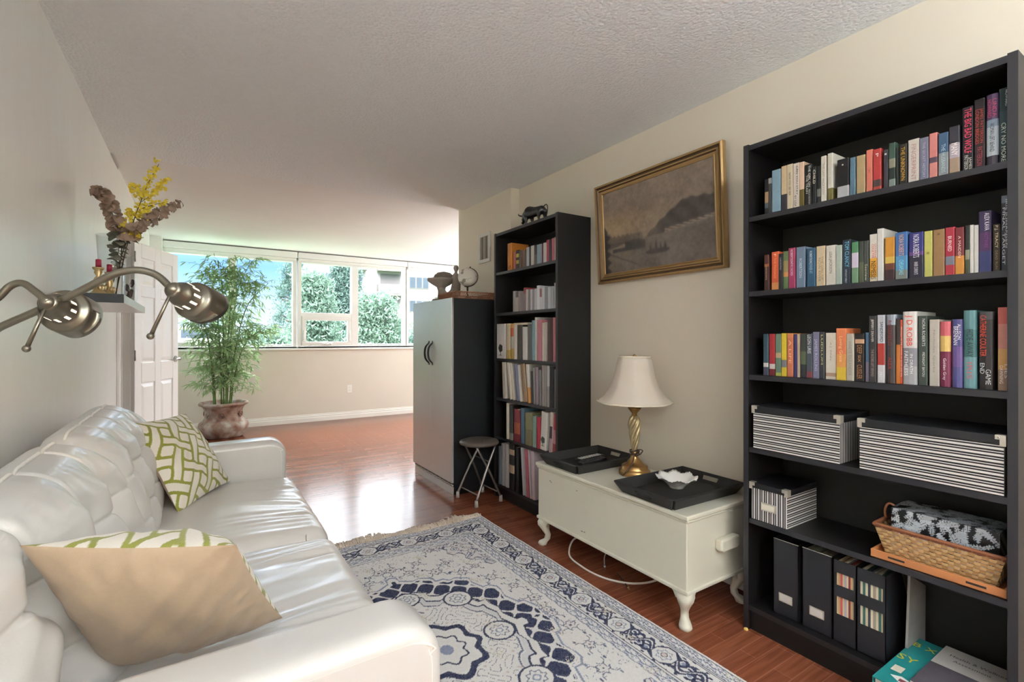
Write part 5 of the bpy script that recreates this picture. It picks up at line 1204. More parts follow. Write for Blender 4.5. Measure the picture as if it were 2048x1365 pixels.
# ------------------------------------------------------------------ books: far edge y, near edge y, height | spine colours top to foot | lettering | look
BOOKS = {
'N1': '''
1.1154|1.1005|0.147|1c1b1c:.35,b58d62:.3,57646a:.15,1a1a1c:.2||slim black paperback with a tan band|0
1.0997|1.0866|0.148|8b8c8e:.15,3a3a3c:.85||slim charcoal paperback with a pale top|0
1.0858|1.0506|0.175|86a9bd||thick plain light blue book, no visible title|0
1.0478|1.0256|0.18|d9bf94:.62,34333a:.38||cream paperback with a black lower third|0
1.0248|1.0029|0.18|dccbaa|NOW YOU SEE HER:1f1c1a:.32:.82:.34:0|cream paperback with bold black lower lettering|0
1.0021|0.9781|0.177|e0d4c4|CAN YOU STAY:35302c:.30:.95:.3:.15;BY LISA:35302c:.06:.3:.3:-.1|off-white paperback with loose handwritten title|0
0.9773|0.9606|0.175|e3bfa0:.6,6b5a20:.4||peach paperback turning olive at the foot|0
0.9585|0.9341|0.159|1b1b1c|THE GIRL ON:e8e4dc:.45:.97:.3:.2;THE TRAIN:d8d4c8:.3:.75:.28:-.15;PAULA HAWKINS:cfc9ba:.03:.4:.24:.2|black paperback with stacked white title letters|0
0.9306|0.9172|0.144|222524|CHILD:e2d9c4:.55:.92:.6:0|dark paperback with a white boxed surname|0
0.9162|0.9029|0.142|191b1b:.6,6f7268:.2,191b1b:.2||narrow near-black paperback with a grey smudge|0
0.9014|0.8835|0.174|e2dccb|THE LAST VACATION:8c8474:.18:.85:.36:0|slim tall off-white paperback with thin spaced letters|0
0.8778|0.8612|0.177|e6e2d4:.72,7a7038:.28|AMERICAN WIFE:c9c1a8:.35:.93:.4:0|tall white book with an olive foot|0
0.8463|0.8086|0.143|1d1b1c:.68,b9b8ba:.32|.:d9d4cc:.82:.88:.12:0|wide black book with white picture foot panel|0
0.8055|0.7887|0.139|5d7f93||slate blue paperback between black and tan books|0
0.7861|0.7593|0.139|b59b6d||plain tan kraft-covered book|0
0.7559|0.7374|0.15|e07660|A.S.:3a2420:.46:.54:.25:0|coral orange paperback beside the red one|0
0.7354|0.7116|0.145|bb3632:.72,4c3a38:.16,b5402f:.12|P:e8e0dc:.82:.90:.35:0|red paperback with white square logo and dark patch|0
0.7047|0.6915|0.134|3c3a40|.:c8c8cc:.86:.92:.4:0|dark grey paperback right of the red one|0
0.6895|0.6711|0.151|3e5a4b:.35,8f8c76:.2,23302a:.25,7d8a84:.2||green and black patterned thriller paperback|0
0.6691|0.6629|0.131|23261f||very thin dark paperback beside the gold-lettered one|0
0.6614|0.6397|0.137|22211b|THE UNKNOWN:c59a3c:.12:.93:.5:0|black paperback with tall gold lettering|0
0.6374|0.609|0.144|d3cbbf|FINGERPRINT:a67a78:.08:.90:.42:0|thick off-white paperback with faint rose title|0
0.6079|0.5845|0.14|77778d|THE SECRET HISTORY:a9a9c0:.08:.9:.3:0|lilac-grey paperback with raised title|0
0.5828|0.5628|0.146|d47d74:.52,5a4656:.12,d88478:.36||salmon pink paperback with a small dark emblem|0
0.56|0.5355|0.138|3c5c7d:.45,8d9598:.55|THE HUSBANDS:a9c3cf:.1:.75:.4:0|blue paperback fading to grey, white page edge|0
0.5338|0.509|0.148|34323b:.35,b3a6b2:.3,a58c74:.35|MANY:f0ece6:.4:.66:.6:0|dark-topped paperback with large white word over lilac|0
0.5038|0.4783|0.196|201a20|THE BIG BAD WOLF:d8405e:.28:.98:.62:.0;JAMES:c9c6ba:.03:.22:.3:.24;PATTERSON:c9c6ba:.03:.26:.36:-.14|tall black hardcover with crimson lettering|0
0.4764|0.4522|0.208|231a20:.12,2a1a1e:.88|JAMES PATTERSON:a83c2c:.36:.86:.36:.2;LONDON BRIDGES:a83c2c:.36:.86:.34:-.2;PATTERSON:9c3a48:.05:.32:.5:0|tall dark hardcover with brick red capitals|0
0.4501|0.4237|0.211|5a3f66:.35,93a9c0:.1,c8d4dd:.4,3a3442:.15|LINDA:c0466a:.68:.93:.32:.2;HOWARD:c0466a:.68:.93:.32:-.2;WOMAN LEFT BEHIND:26262c:.2:.60:.38:0|tall purple hardcover with a white title panel|0
0.4222|0.3995|0.218|22393c:.3,2c4a50:.5,1c2c2e:.2|HOWARD:cfd6cf:.75:.97:.28:.2;CRY NO MORE:d3dccf:.03:.55:.42:-.1|tallest teal-black hardcover against the side panel|0
''',
'N2': '''
1.1162|1.0978|0.146|542a22:.25,a8602e:.08,3b1f1b:.67|DEAN KOONTZ:b98a70:.3:.72:.35:0|dark brown paperback with small orange flash|0
1.088|1.0591|0.154|dd5c34:.8,e08f50:.2|F:f1c9a8:.88:.95:.3:0;THE PASSAGE:e98a5a:.3:.85:.3:0|bright orange paperback near the start of the row|0
1.0583|1.042|0.143|2c2c2e|CLARE SWATMAN:a8aeb6:.55:.9:.35:0|slim black paperback with a blue-white crest|0
1.0412|1.0213|0.15|66784c:.25,9b8a55:.3,d08a4a:.12,5d7a48:.33||green floral paperback with orange blooms|0
1.0202|0.9942|0.159|a5335c|ROBERTSON:efdfe4:.62:.96:.34:0;THE CHILDREN:e2bccb:.32:.62:.36:0|magenta paperback with white author name|0
0.9904|0.9576|0.158|7388a0|ROBERTSON:c9d6e2:.25:.72:.3:0|thick slate blue book with soft side|0
0.9506|0.9209|0.147|2f5b78|ROBERTSON:dfe9ee:.62:.93:.3:0;DINNER AT:9fb9c8:.35:.62:.36:0|teal-blue paperback with white author name|0
0.9185|0.8882|0.15|dcc6a0|THE GIRL OF:8d7a5c:.15:.75:.24:.2;NOW RIVER:8d7a5c:.12:.72:.3:-.12|cream paperback with brown two-line title|0
0.8842|0.8511|0.147|dcd6c8|LISA JACKSON:6e675f:.3:.84:.36:0|broad off-white paperback with grey script title|0
0.8503|0.8314|0.143|aebcb0||pale sage green book beside the navy spine|0
0.8301|0.8037|0.159|2c3644|TOM CLANCY:7fc6e2:.38:.97:.5:.05;WITHOUT MERCY:d6d8da:.02:.34:.2:-.05|navy hardcover with large cyan author name|0
0.8005|0.7797|0.146|4f8a5c:.26,cfc3d8:.36,6f9470:.38||green leafy paperback with a lilac centre|0
0.778|0.7638|0.146|3a4036:.5,5a6048:.5||olive-black paperback ruled with thin lines|0
0.763|0.7492|0.145|4a4f48|Seaview:c9c6a8:.05:.45:.5:0|narrow dark green-grey paperback with pale script|0
0.7462|0.724|0.164|e5e0d2:.5,e0a02e:.4,e6d9c0:.1|CATHERINE:cf4436:.5:.8:.18:.3;COULTER:c8302c:.5:.8:.3:-.05;NEMESIS:26211c:.06:.44:.62:0|white and orange paperback with bold black title|0
0.7232|0.7053|0.179|e2e0d8||tall plain white hardcover in mid row|0
0.7012|0.6735|0.145|d08c2a:.45,d8b54e:.15,6c3a2c:.15,3c2528:.25||golden paperback with a figure at the foot|0
0.6717|0.6384|0.156|3b6aa8:.5,4f93c0:.3,7a8078:.2|NORA ROBERTS:d8a88a:.5:.95:.4:0;CHESAPEAKE:8fd0dd:.1:.42:.36:0|sky blue paperback with peach author name|0
0.6345|0.5971|0.148|34347e:.42,6a4488:.08,2b2a3c:.5|NORA ROBERTS:e6e4e6:.45:.96:.42:0;INNER CURRENTS:dcdae0:.08:.36:.26:0|indigo paperback with white author name, dark foot|0
0.596|0.5747|0.147|c2bf5e|.:8a8a40:.5:.55:.3:0|yellow-green paperback with faint title|0
0.5732|0.5442|0.147|9c7448|.:6e5238:.88:.92:.2:0|wide brown paperback with worn tan surface|0
0.543|0.5207|0.148|b0293a:.6,7b7f8c:.18,b8303c:.22|BURNED:f0e2e2:.5:.82:.4:0|crimson paperback with grey picture block|0
0.5199|0.4987|0.144|7c2c30:.6,d98f34:.4|A MAIDEN:e6c8c0:.35:.82:.3:0|dark red paperback with an amber foot|0
0.4962|0.4863|0.146|2a2c26:.5,9a9a80:.2,4a5138:.3||thin black and green book before the white pair|0
0.4856|0.4775|0.146|e0ddd4||thin plain white book, first of a white pair|0
0.4767|0.467|0.144|d9d6cd||thin plain white book, second of a white pair|0
0.4662|0.4389|0.181|3f3458:.35,53345f:.3,3d4276:.35|ALEX KAVA:e8e4ec:.68:.97:.38:.15;HOTWIRE:7a3a7c:.4:.66:.3:.1|tall violet-navy hardcover with a red spot|0
0.4363|0.4197|0.138|3d3324|P.J. TRACY:d8c9a4:.5:.98:.5:0;DEAD RUN:94805c:.05:.45:.3:0|dark olive hardcover with pale author name|0
0.4184|0.3995|0.217|6f7c88:.1,3c4048:.9|IRIS JOHANSEN:e4e6ea:.3:.95:.32:.1;FINAL TARGET:dfe3e8:.08:.85:.3:-.2|tallest charcoal hardcover with white capitals|0
''',
'N3': '''
1.1205|1.1|0.168|34505c:.7,d8d4cc:.1,474b5c:.2||slim dark teal paperback with a white figure|0
1.0972|1.0733|0.168|b12a33:.72,d8cfc8:.12,7a2028:.16||red paperback with small white figure at the foot|0
1.0713|1.0493|0.168|6d8c74:.45,c3a67c:.12,5e7c68:.35,a9b34c:.08||sage green paperback with tan spot|0
1.0477|1.0276|0.17|e2c52c:.62,7c7c82:.17,ddbe2a:.21||bright yellow paperback with a grey band|0
1.025|1.0012|0.169|d9804e:.1,cf7350:.9|A LIFE:eab48c:.3:.85:.4:0|orange-peach paperback with framed spine|0
0.9991|0.9859|0.166|37366a||narrow indigo paperback with white specks|0
0.9851|0.9774|0.166|c2ab90||very thin tan paperback|0
0.9761|0.9546|0.167|3c473f:.4,5d6a4c:.3,2e3234:.3||murky green-grey paperback|0
0.9536|0.9318|0.168|47505a:.85,7c3a44:.15|LEON URIS:dcdfe4:.55:.98:.55:0|grey-blue paperback with white name and red foot|0
0.9308|0.907|0.174|7b7a96|JAMES ROLLINS:b9b8d0:.15:.85:.5:0|lilac-grey paperback with tall raised letters|0
0.9056|0.8889|0.173|3a3d40|LUDLUM:c9bd84:.3:.95:.4:0|dark grey paperback with yellowish title|0
0.8861|0.8506|0.17|ddd4c2:.86,b39178:.08,ddd4c2:.06|A.J. FINN:8b7c6a:.4:.8:.2:0|wide cream paperback with a small tan tag|0
0.8495|0.8173|0.186|e27a48:.5,e2974a:.25,e2bd34:.25|Loving Grace:f0b894:.35:.85:.42:0|wide orange paperback fading to yellow|0
0.8163|0.793|0.167|bcb5a4|WHITE OLEANDER:8d8778:.1:.85:.4:0|grey-cream paperback right of the orange one|0
0.7904|0.7615|0.167|25211f:.12,d3a27c:.09,25211f:.79|CUSSLER:b07c54:.05:.35:.55:0;DEEP:a4784f:.58:.76:.5:0;SIX:c9966c:.4:.55:.3:0|black paperback with a flesh-coloured band|0
0.758|0.7478|0.17|4a6c8c:.6,7a7488:.4||thin blue paperback behind the tall dark hardcover|0
0.7468|0.725|0.227|3c3a3a|JEFFERY DEAVER:dedad2:.6:.95:.4:0;THE BODIES LEFT BEHIND:a58f84:.08:.5:.36:0|tall charcoal hardcover with white author name|0
0.7226|0.7014|0.229|c9ccd4:.42,b5382e:.32,dcdce0:.26|SANDFORD:2b2b30:.6:.9:.4:.1;PREY:e8e8ea:.04:.16:.4:.0|tall white hardcover with a red middle panel|0
0.6971|0.6696|0.229|9aa6b2:.15,453a38:.85|ROSEFIELD:7c2c34:.55:.92:.36:-.1;ALEX:a03a3c:.2:.38:.36:-.1|tall grey-brown hardcover with dull red letters|0
0.6688|0.6581|0.215|3a2f28:.4,c86f24:.6||slim black and orange hardcover|0
0.6575|0.6525|0.211|cf4c2e|MIDNIGHT IN THE GARDEN OF GOOD AND EVIL:ecdcd4:.1:.9:.7:0|very thin orange-red book against the white one|0
0.6517|0.6137|0.237|e2e0dc:.5,8d8c94:.25,a9a8ac:.25|J D ROBB:e04438:.52:.95:.52:.0;FAITHLESS:f4f2f0:.12:.46:.26:-.22;IN DEATH:f4f2f0:.15:.42:.2:.15|white-topped hardcover with large red author name|0
0.6114|0.5875|0.222|3f4a42|NORA ROBERTS:d9ddd4:.56:.96:.34:.1;MIDNIGHT BAYOU:d9ddd4:.12:.48:.28:.1|dark green hardcover with white lettering|0
0.5827|0.5577|0.209|c3bcae|Nicholas Sparks:8b8678:.2:.85:.3:0|pale grey-cream book with thin script|0
0.557|0.5307|0.202|cf5a64:.22,e3bd66:.24,7c2748:.54|Golden Grey:eadfe2:.1:.44:.36:0|pink, yellow and burgundy banded paperback|0
0.5285|0.5024|0.208|4d4a86:.4,6c5494:.3,54508c:.3|ALLISON:e4e2ee:.7:.93:.3:.2;BRENNAN:e4e2ee:.62:.9:.36:-.12|indigo-violet paperback with white name|0
0.5012|0.4716|0.234|5b8e92:.25,467c7c:.35,6fa2a6:.4|HIDE AWAY:26383c:.4:.76:.5:0;IRIS:b4686c:.12:.34:.4:0|tall teal hardcover with dark title|0
0.4664|0.4343|0.228|4a4c50:.1,302c2c:.9|CATHERINE COULTER:cf4c38:.42:.96:.42:-.2;END:d8dcdc:.2:.34:.3:-.25;GAME:d8dcdc:.06:.26:.36:.15|tall black hardcover with red capitals and silver edge|0
0.4247|0.3995|0.239|d4665c:.2,d98c80:.3,dfa860:.25,a98a72:.25|DAWNING:efe0d8:.08:.3:.3:-.2;LIES:efe0d8:.15:.32:.28:.2|tallest rose-to-amber hardcover by the side panel|0
''',
'F1': '''
3.0378|2.982|0.196|d9822e:.1,d98226:.9|S:2c1c10:.03:.17:.6:0|tall orange book standing first|0
2.9585|2.9322|0.124|c9675a||short red-pink paperback beside the orange book|0
2.9261|2.8896|0.131|3c3426:.2,c9b83c:.2,3a3228:.15,c4b038:.2,3a3228:.25||paperback chequered yellow and black|0
2.8851|2.8508|0.124|5e4a38||brown paperback with dark edges|0
2.8464|2.8055|0.118|6f5445||chestnut brown paperback|0
2.7968|2.764|0.131|b9c4cf||pale blue-white paperback|0
2.7612|2.7429|0.131|39363c||thin charcoal paperback|0
2.7401|2.7054|0.133|cdc6ba||thick cream paperback mid row|0
2.7027|2.6714|0.131|4a4440:.5,6c645c:.5||dark brown-grey paperback|0
2.6673|2.6194|0.129|93a9ba||light blue paperback mid row|0
2.6154|2.5984|0.127|6c2a38||thin dark red paperback|0
2.5945|2.5649|0.129|d5cfc8||off-white paperback right of the dark red one|0
2.5624|2.537|0.143|b94a5a||rose red paperback, taller than its neighbours|0
2.5345|2.5058|0.142|38414f||dark slate paperback|0
2.5021|2.4787|0.144|c2616e||pink-red paperback near the side panel|0
2.4763|2.4569|0.147|d6c9b6||cream paperback last in the row|0
''',
'F2': '''
2.9647|2.9322|0.148|a09690||grey media case, first of the row|0
2.9291|2.9002|0.143|57504e:.3,a8a09a:.7||dark-topped grey media case|0
2.8956|2.8656|0.143|8f7570||reddish grey media case|0
2.8612|2.8331|0.14|77767c||blue-grey media case|0
2.8302|2.8012|0.162|a03a40:.25,8a6a6c:.75||taller media case with a red top|0
2.7983|2.7782|0.147|c5c1c0||thin pale media case|0
2.774|2.7527|0.145|857c7c||thin mid-grey media case|0
2.7485|2.7262|0.143|c9c9cc||thin silver media case|0
2.7234|2.7027|0.141|8f9096||thin grey media case, blue tint|0
2.6986|2.6754|0.143|c7c6c8||light grey media case mid row|0
2.6714|2.6419|0.162|dddfe3||bright white case leaning taller|0
2.6392|2.6194|0.138|9a5a60:.4,d0cfd2:.6||media case with a red upper edge|0
2.6154|2.5868|0.149|c9ccd0||silver-white case right of centre|0
2.5816|2.5534|0.146|8b8f96||steel grey media case|0
2.5496|2.5232|0.144|c2c6cc||pale silver media case|0
2.5182|2.4897|0.144|a7acb3||blue-silver media case|0
2.4824|2.4581|0.163|c4c9cf||tallest silver case by the side panel|0
''',
'F3': '''
3.191|3.0704|0.259|dcdad6|o:2c2a2a:.15:.36:.5:0|thick white book with a black tree emblem|0
3.0557|3.0041|0.259|e0cfa8:.75,c9a852:.25||cream book with a gold foot|0
2.9994|2.9616|0.256|e09a44:.12,cf5a32:.24,b9b4a4:.34,c2a032:.3||orange and grey book with an ochre foot|0
2.9569|2.9184|0.248|ddd5c8||slim cream book before the dark one|0
2.9123|2.8479|0.246|4c463c||thick dark brown book under a flat one|0
2.8434|2.7882|0.231|d9d8d2||white book, shorter, right of the dark one|0
2.7839|2.7345|0.246|6d6c6a||grey book mid row|0
2.7303|2.6972|0.273|78a2a8||teal book mid row|0
2.6931|2.6714|0.293|d5d2cc||tall slim white book|0
2.666|2.6128|0.274|c27480||pink book with pale lower cover|0
2.6076|2.5868|0.254|d9d2c6||slim cream book right of the pink one|0
2.5842|2.5649|0.257|c8bfb2||slim beige book right of the pink one|0
2.5522|2.4996|0.281|4a2a2c||dark red-brown book with curling pattern|0
2.4959|2.4629|0.284|c9707c||rose pink book by the side panel|0
''',
'F4': '''
3.1061|3.056|0.27|cfc8ba||cream paperback leaning at the start of the row|3
3.0106|2.9732|0.27|ddd5c2||cream paperback leaning left, first of the leaning pair|10
2.9662|2.9417|0.27|e2dcca||slim ivory paperback leaning left|10
2.9158|2.8766|0.261|8089ab||periwinkle blue book leaning left|8
2.8716|2.8515|0.261|e4dfd0||thin white book leaning beside the blue one|7
2.8349|2.7892|0.268|a78a68||tan book leaning left|8
2.7796|2.7461|0.269|ddd9cf:.6,d9964a:.4||white book with an orange foot, leaning|6
2.7367|2.7148|0.223|3b3230||short dark case|2
2.7086|2.6885|0.247|8c8a8c||grey case left of centre|2
2.6839|2.6535|0.253|9d8b92||mauve-grey case|2
2.649|2.6221|0.239|77787c||short grey case|1
2.6162|2.5883|0.27|a49a90||taller taupe case|0
2.584|2.5609|0.27|8f8a8a||taller grey case|0
2.558|2.5338|0.27|b9b9b8:.5,8f8f90:.5||pale speckled grey case|0
2.5253|2.4876|0.267|26262a||wide black case|0
2.4807|2.4548|0.25|6e6c6c||grey case by the side panel|0
''',
'F5': '''
3.056|3.025|0.264|ddd4c4||tall thin cream book, first of the row|0
3.016|2.9714|0.254|3c3c3c:.8,8d8a84:.2||tall dark ring-bound book|0
2.9521|2.8783|0.231|8c2a38:.4,b0583a:.35,7c2430:.25||red cookbook with orange photo|0
2.8699|2.8251|0.248|4b6f84||large blue-teal book, tallest|0
2.8152|2.7319|0.225|8c8c62:.5,7d7a58:.5||green patterned book|0
2.7241|2.6839|0.212|85a39a||pale teal book|0
2.6778|2.643|0.211|c23a4c||cherry red book before the white binder|0
2.637|2.5724|0.254|e6e3da|&:3a463c:.12:.34:.7:0|thick white binder with a dark tree emblem, leaning|-4
2.5352|2.5098|0.264|dcd0c4:.35,4a3c40:.3,c9a8b4:.35||pale book with dark photo patches, leaning|-4
2.5029|2.4575|0.254|c23c4c:.4,d98a9a:.35,a83a48:.25||red and pink book leaning at the row's end|-4
''',
'F6': '''
3.1709|3.1288|0.283|6f7b88||blue-grey folder, first on the bottom shelf|0
3.1212|3.08|0.314|a9a9ae||pale grey magazine on the bottom shelf|1
3.0726|3.0268|0.32|b9b3b0||silver-grey magazine on the bottom shelf|1
3.0196|2.9539|0.332|262628:.12,cbb08a:.12,262628:.22,cbb08a:.18,262628:.36||black magazine file with two tan labels|0
2.9295|2.8953|0.322|1d1d1f||narrow black magazine file|0
2.8416|2.812|0.329|c4cdd0||pale blue magazine leaning|5
2.8054|2.7892|0.328|b9a8aa||thin greyish pink magazine leaning|5
2.7828|2.7572|0.326|c95f70||rose pink magazine leaning|5
2.7509|2.7319|0.329|cfc3c6||thin pale magazine leaning|5
2.7257|2.6916|0.329|dcc9cf||pale pink magazine at the chest corner|4
''',
}
SH_N = {'N1': (1.70, 'on top shelf of near bookcase'), 'N2': (1.393, 'on second shelf of near bookcase'), 'N3': (1.05, 'on third shelf of near bookcase'),
        'F1': (1.70, 'on top shelf of far bookcase'), 'F2': (1.393, 'on second shelf of far bookcase'), 'F3': (1.05, 'on third shelf of far bookcase'), 'F4': (0.752, 'on fourth shelf of far bookcase'), 'F5': (0.46, 'on fifth shelf of far bookcase'), 'F6': (0.10, 'in far bookcase')}
paper = pm('page_edges', 'd9cfb8', 0.9, 0, 0.12, 5, stretch=(1, 60, 1))
SPM = {}
def bmat(h, gloss=False):
    c = [int(h[i:i+2], 16) for i in (0, 2, 4)]; g = sum(c)/3; c = [max(0, min(255, g+(v-g)*0.88))*0.92 for v in c]
    return pm('cover_' + h, c, 0.38 if gloss else 0.5, 0, 0.10, 60, spec=0.4, coat=0.15 if gloss else 0)
rb = random.Random(21)
def make_book(kind, xs, ya, yb, z, h, bands, titles, desc, where, tilt, row, ht):
    w = ya - yb; hard = w > 0.026 and h > 0.2; case = 'case' in desc and row in ('F2', 'F4')
    d = 0.125 if case else (0.165 if hard else 0.112 if h < 0.19 else 0.15)
    if h > 0.24: d = 0.19
    d += rb.uniform(-0.004, 0.004); x = xs + (rb.uniform(0, 0.004))
    y0 = yb
    cat = 'magazine' if 'magazine' in desc or 'folder' in desc else 'disc case' if case else 'book'
    nm = 'magazine' if cat == 'magazine' else 'media_case' if case else 'book'
    if 'file' in desc: cat, nm = 'magazine file', 'magazine_file'
    if 'binder' in desc: cat, nm = 'binder', 'ring_binder'
    mats = [bmat(c, hard or case) for c, _ in bands]
    # local frame: origin at the foot of the spine, near edge; x into the shelf, y towards the window
    r_ = min(0.006, w*0.22) if hard else min(0.0025, w*0.12)
    t = 0.0022 if hard else 0.0008
    outer = [(d, 0)] + [(r_*(1-math.sin(a)), r_*(1-math.cos(a))) for a in (0, math.pi/6, math.pi/3, math.pi/2)] + [(r_*(1-math.cos(a))*1.0, w - r_*(1-math.sin(a))) for a in (0, math.pi/6, math.pi/3, math.pi/2)] + [(d, w)]
    outer = [(d, 0), (r_, 0), (r_*0.35, r_*0.35), (0, r_), (-(0.0015 if hard else 0), w/2), (0, w-r_), (r_*0.35, w-r_*0.35), (r_, w), (d, w)]
    inner = [(d, t), (r_+t, t), (t*1.5, r_+t), (t*1.5, r_+t), (t*1.5, w/2), (t*1.5, w-r_-t), (t*1.5, w-r_-t), (r_+t, w-t), (d, w-t)]
    zs = [h]; acc = h; tot = sum(f for _, f in bands)
    for _, f in bands: acc -= h*f/tot; zs.append(max(0, acc))
    zs[-1] = 0.0; zs = zs[::-1]; mi = list(range(len(bands)))[::-1]
    mb = MB(); n = len(outer); vs_ = []
    for zz in zs: vs_ += [(p[0], p[1], zz) for p in outer] + [(p[0], p[1], zz) for p in inner]
    for k in range(len(zs)-1):
        for i in range(n-1):
            a = k*2*n+i; b = a+1; c = (k+1)*2*n+i+1; e = (k+1)*2*n+i
            m_ = mi[k] if 1 <= i <= n-3 else (mi[k] if len(bands) < 3 else 0)
            mb.f.append((a, b, c, e)); mb.m.append(m_); mb.sm.append(False)
            mb.f.append((a+n, e+n, c+n, b+n)); mb.m.append(m_); mb.sm.append(False)
        for i in (0, n-1):
            a = k*2*n+i; e = (k+1)*2*n+i; mb.f.append((a, e, e+n, a+n)); mb.m.append(mi[k]); mb.sm.append(False)
    for k, m_ in ((0, mi[0]), (len(zs)-1, mi[-1])):
        for i in range(n-1): a = k*2*n+i; mb.f.append((a, a+1, a+1+n, a+n)); mb.m.append(m_); mb.sm.append(False)
    mb.v = vs_
    o = mb.build(nm, mats, None)
    o.location = (x, y0 + (0), z+0.0006); 
    if tilt:
        a = R(tilt); o.rotation_euler = (-a, 0, 0)
        if tilt > 0: o.location.z += math.sin(a)*w*0.0
        else: pass
        # rest the lower corner on the board
        zc = min(0, w*math.sin(-a)); o.location.z -= zc
    tag(o, ' '.join((desc + ', ' + where).split()), cat, 'row %s' % where)
    hh = 0.004 if hard else 0.0004
    if not case:
        MB().box((t*1.6+0.0005, t+0.0002, hh), (d-(0.004 if hard else 0.0006), w-t-0.0002, h-hh)).build('page_block', paper, o, local=True)
    else: MB().box((t*1.6+0.0005, t+0.0002, 0.0004), (d-0.001, w-t-0.0002, h-0.0004)).build('disc_holder', bmat('26262a'), o, local=True)
    for tt in titles:
        body, hx, a, b, wf, off = tt.split(':'); a, b, wf, off = float(a), float(b), float(wf), float(off)
        if body in ('.', '&', '1866', 'o'): 
            # printed emblem: a small tree or colophon shape
            zc = h*(a+b)/2; rr = w*wf*0.5
            e = MB()
            if body in ('&', 'o'):
                for k in range(5): e.ball((-0.0016, w*(0.5)+rr*0.5*math.cos(k*1.256), zc+rr*0.35+rr*0.5*math.sin(k*1.256)), rr*0.55, 10, 6, sc=(0.05, 1, 1))
                e.box((-0.002, w*0.5-rr*0.12, zc-rr*1.3), (-0.0012, w*0.5+rr*0.12, zc)); e.box((-0.002, w*0.5-rr*0.6, zc-rr*1.45), (-0.0012, w*0.5+rr*0.6, zc-rr*1.3))
            else: e.box((-0.0018, w*0.5-rr, zc-rr*1.0), (-0.0006, w*0.5+rr, zc+rr*1.0))
            e.build('spine_emblem', pm('print_'+hx, hx, 0.5), o, local=True); continue
        f_ = text(body, o, (-(0.0016 if hard else 0.0), w*(0.5-off), h*(a+b)/2), (0, 0, -1), (0, -1, 0), h*(b-a)*0.98, w*wf, pm('print_'+hx, hx, 0.5))
    return o
for row, data in BOOKS.items():
    z, where = SH_N[row]; xs = 1.942 if row[0] == 'N' else 1.9165
    for ln in data.strip().splitlines():
        ya, yb, h, bands, titles, desc, tilt = ln.split('|')
        ya, yb, h, tilt = float(ya), float(yb), float(h), float(tilt)
        bands = [(q.split(':')[0], float(q.split(':')[1]) if ':' in q else 1.0) for q in bands.split(',')]
        titles = [q for q in titles.split(';') if q]
        make_book('', xs, ya, yb, z, h, bands, titles, desc, where, tilt, row, hard if False else 0)

# flat book lying on the dark one, third shelf of the far case
fb = MB().box((1.935, 2.80, 1.05+0.247), (2.07, 2.98, 1.05+0.262)); o = fb.build('book', bmat('c9c2b4'), loc=(1.935, 2.89, 1.297)); tag(o, 'pale book lying flat over the dark brown one, third shelf of far bookcase', 'book', 'row on third shelf of far bookcase')
MB().box((1.9345, 2.803, 1.299), (1.937, 2.977, 1.310)).build('page_block', paper, o)

# ------------------------------------------------------------------ striped boxes, basket, files, magazines
bblk = pm('black_box_board', '1c1d21', 0.4, 0, 0.1, 40); tin = pm('tin_corner', 'cfcabd', 0.35, 0.6, 0.08, 50)
def stripes(name, axis, period=0.0135):
    m = pm(name, 'ffffff', 0.45); t = m.node_tree; b = t.nodes['Principled BSDF']; tcn = t.nodes.new('ShaderNodeTexCoord'); sp_ = t.nodes.new('ShaderNodeSeparateXYZ'); t.links.new(tcn.outputs['Object'], sp_.inputs[0])
    d = t.nodes.new('ShaderNodeMath'); d.operation = 'DIVIDE'; d.inputs[1].default_value = period; t.links.new(sp_.outputs[axis], d.inputs[0])
    f = t.nodes.new('ShaderNodeMath'); f.operation = 'FRACT'; t.links.new(d.outputs[0], f.inputs[0])
    cr = t.nodes.new('ShaderNodeValToRGB'); cr.color_ramp.interpolation = 'CONSTANT'; e = cr.color_ramp.elements
    wht = lin('dedcd8'); bk = lin('1b1c20'); e[0].position = 0; e[0].color = wht; e[1].position = 0.34; e[1].color = bk
    for p_, c_ in ((0.58, wht), (0.72, bk)): q = e.new(p_); q.color = c_
    t.links.new(f.outputs[0], cr.inputs[0]); t.links.new(cr.outputs[0], b.inputs['Base Color']); return m
st_h = stripes('striped_paper_across', 'Z', 0.0185); st_v = stripes('striped_paper_upright', 'Y', 0.0185); st_x = stripes('striped_paper_side', 'X', 0.0185)
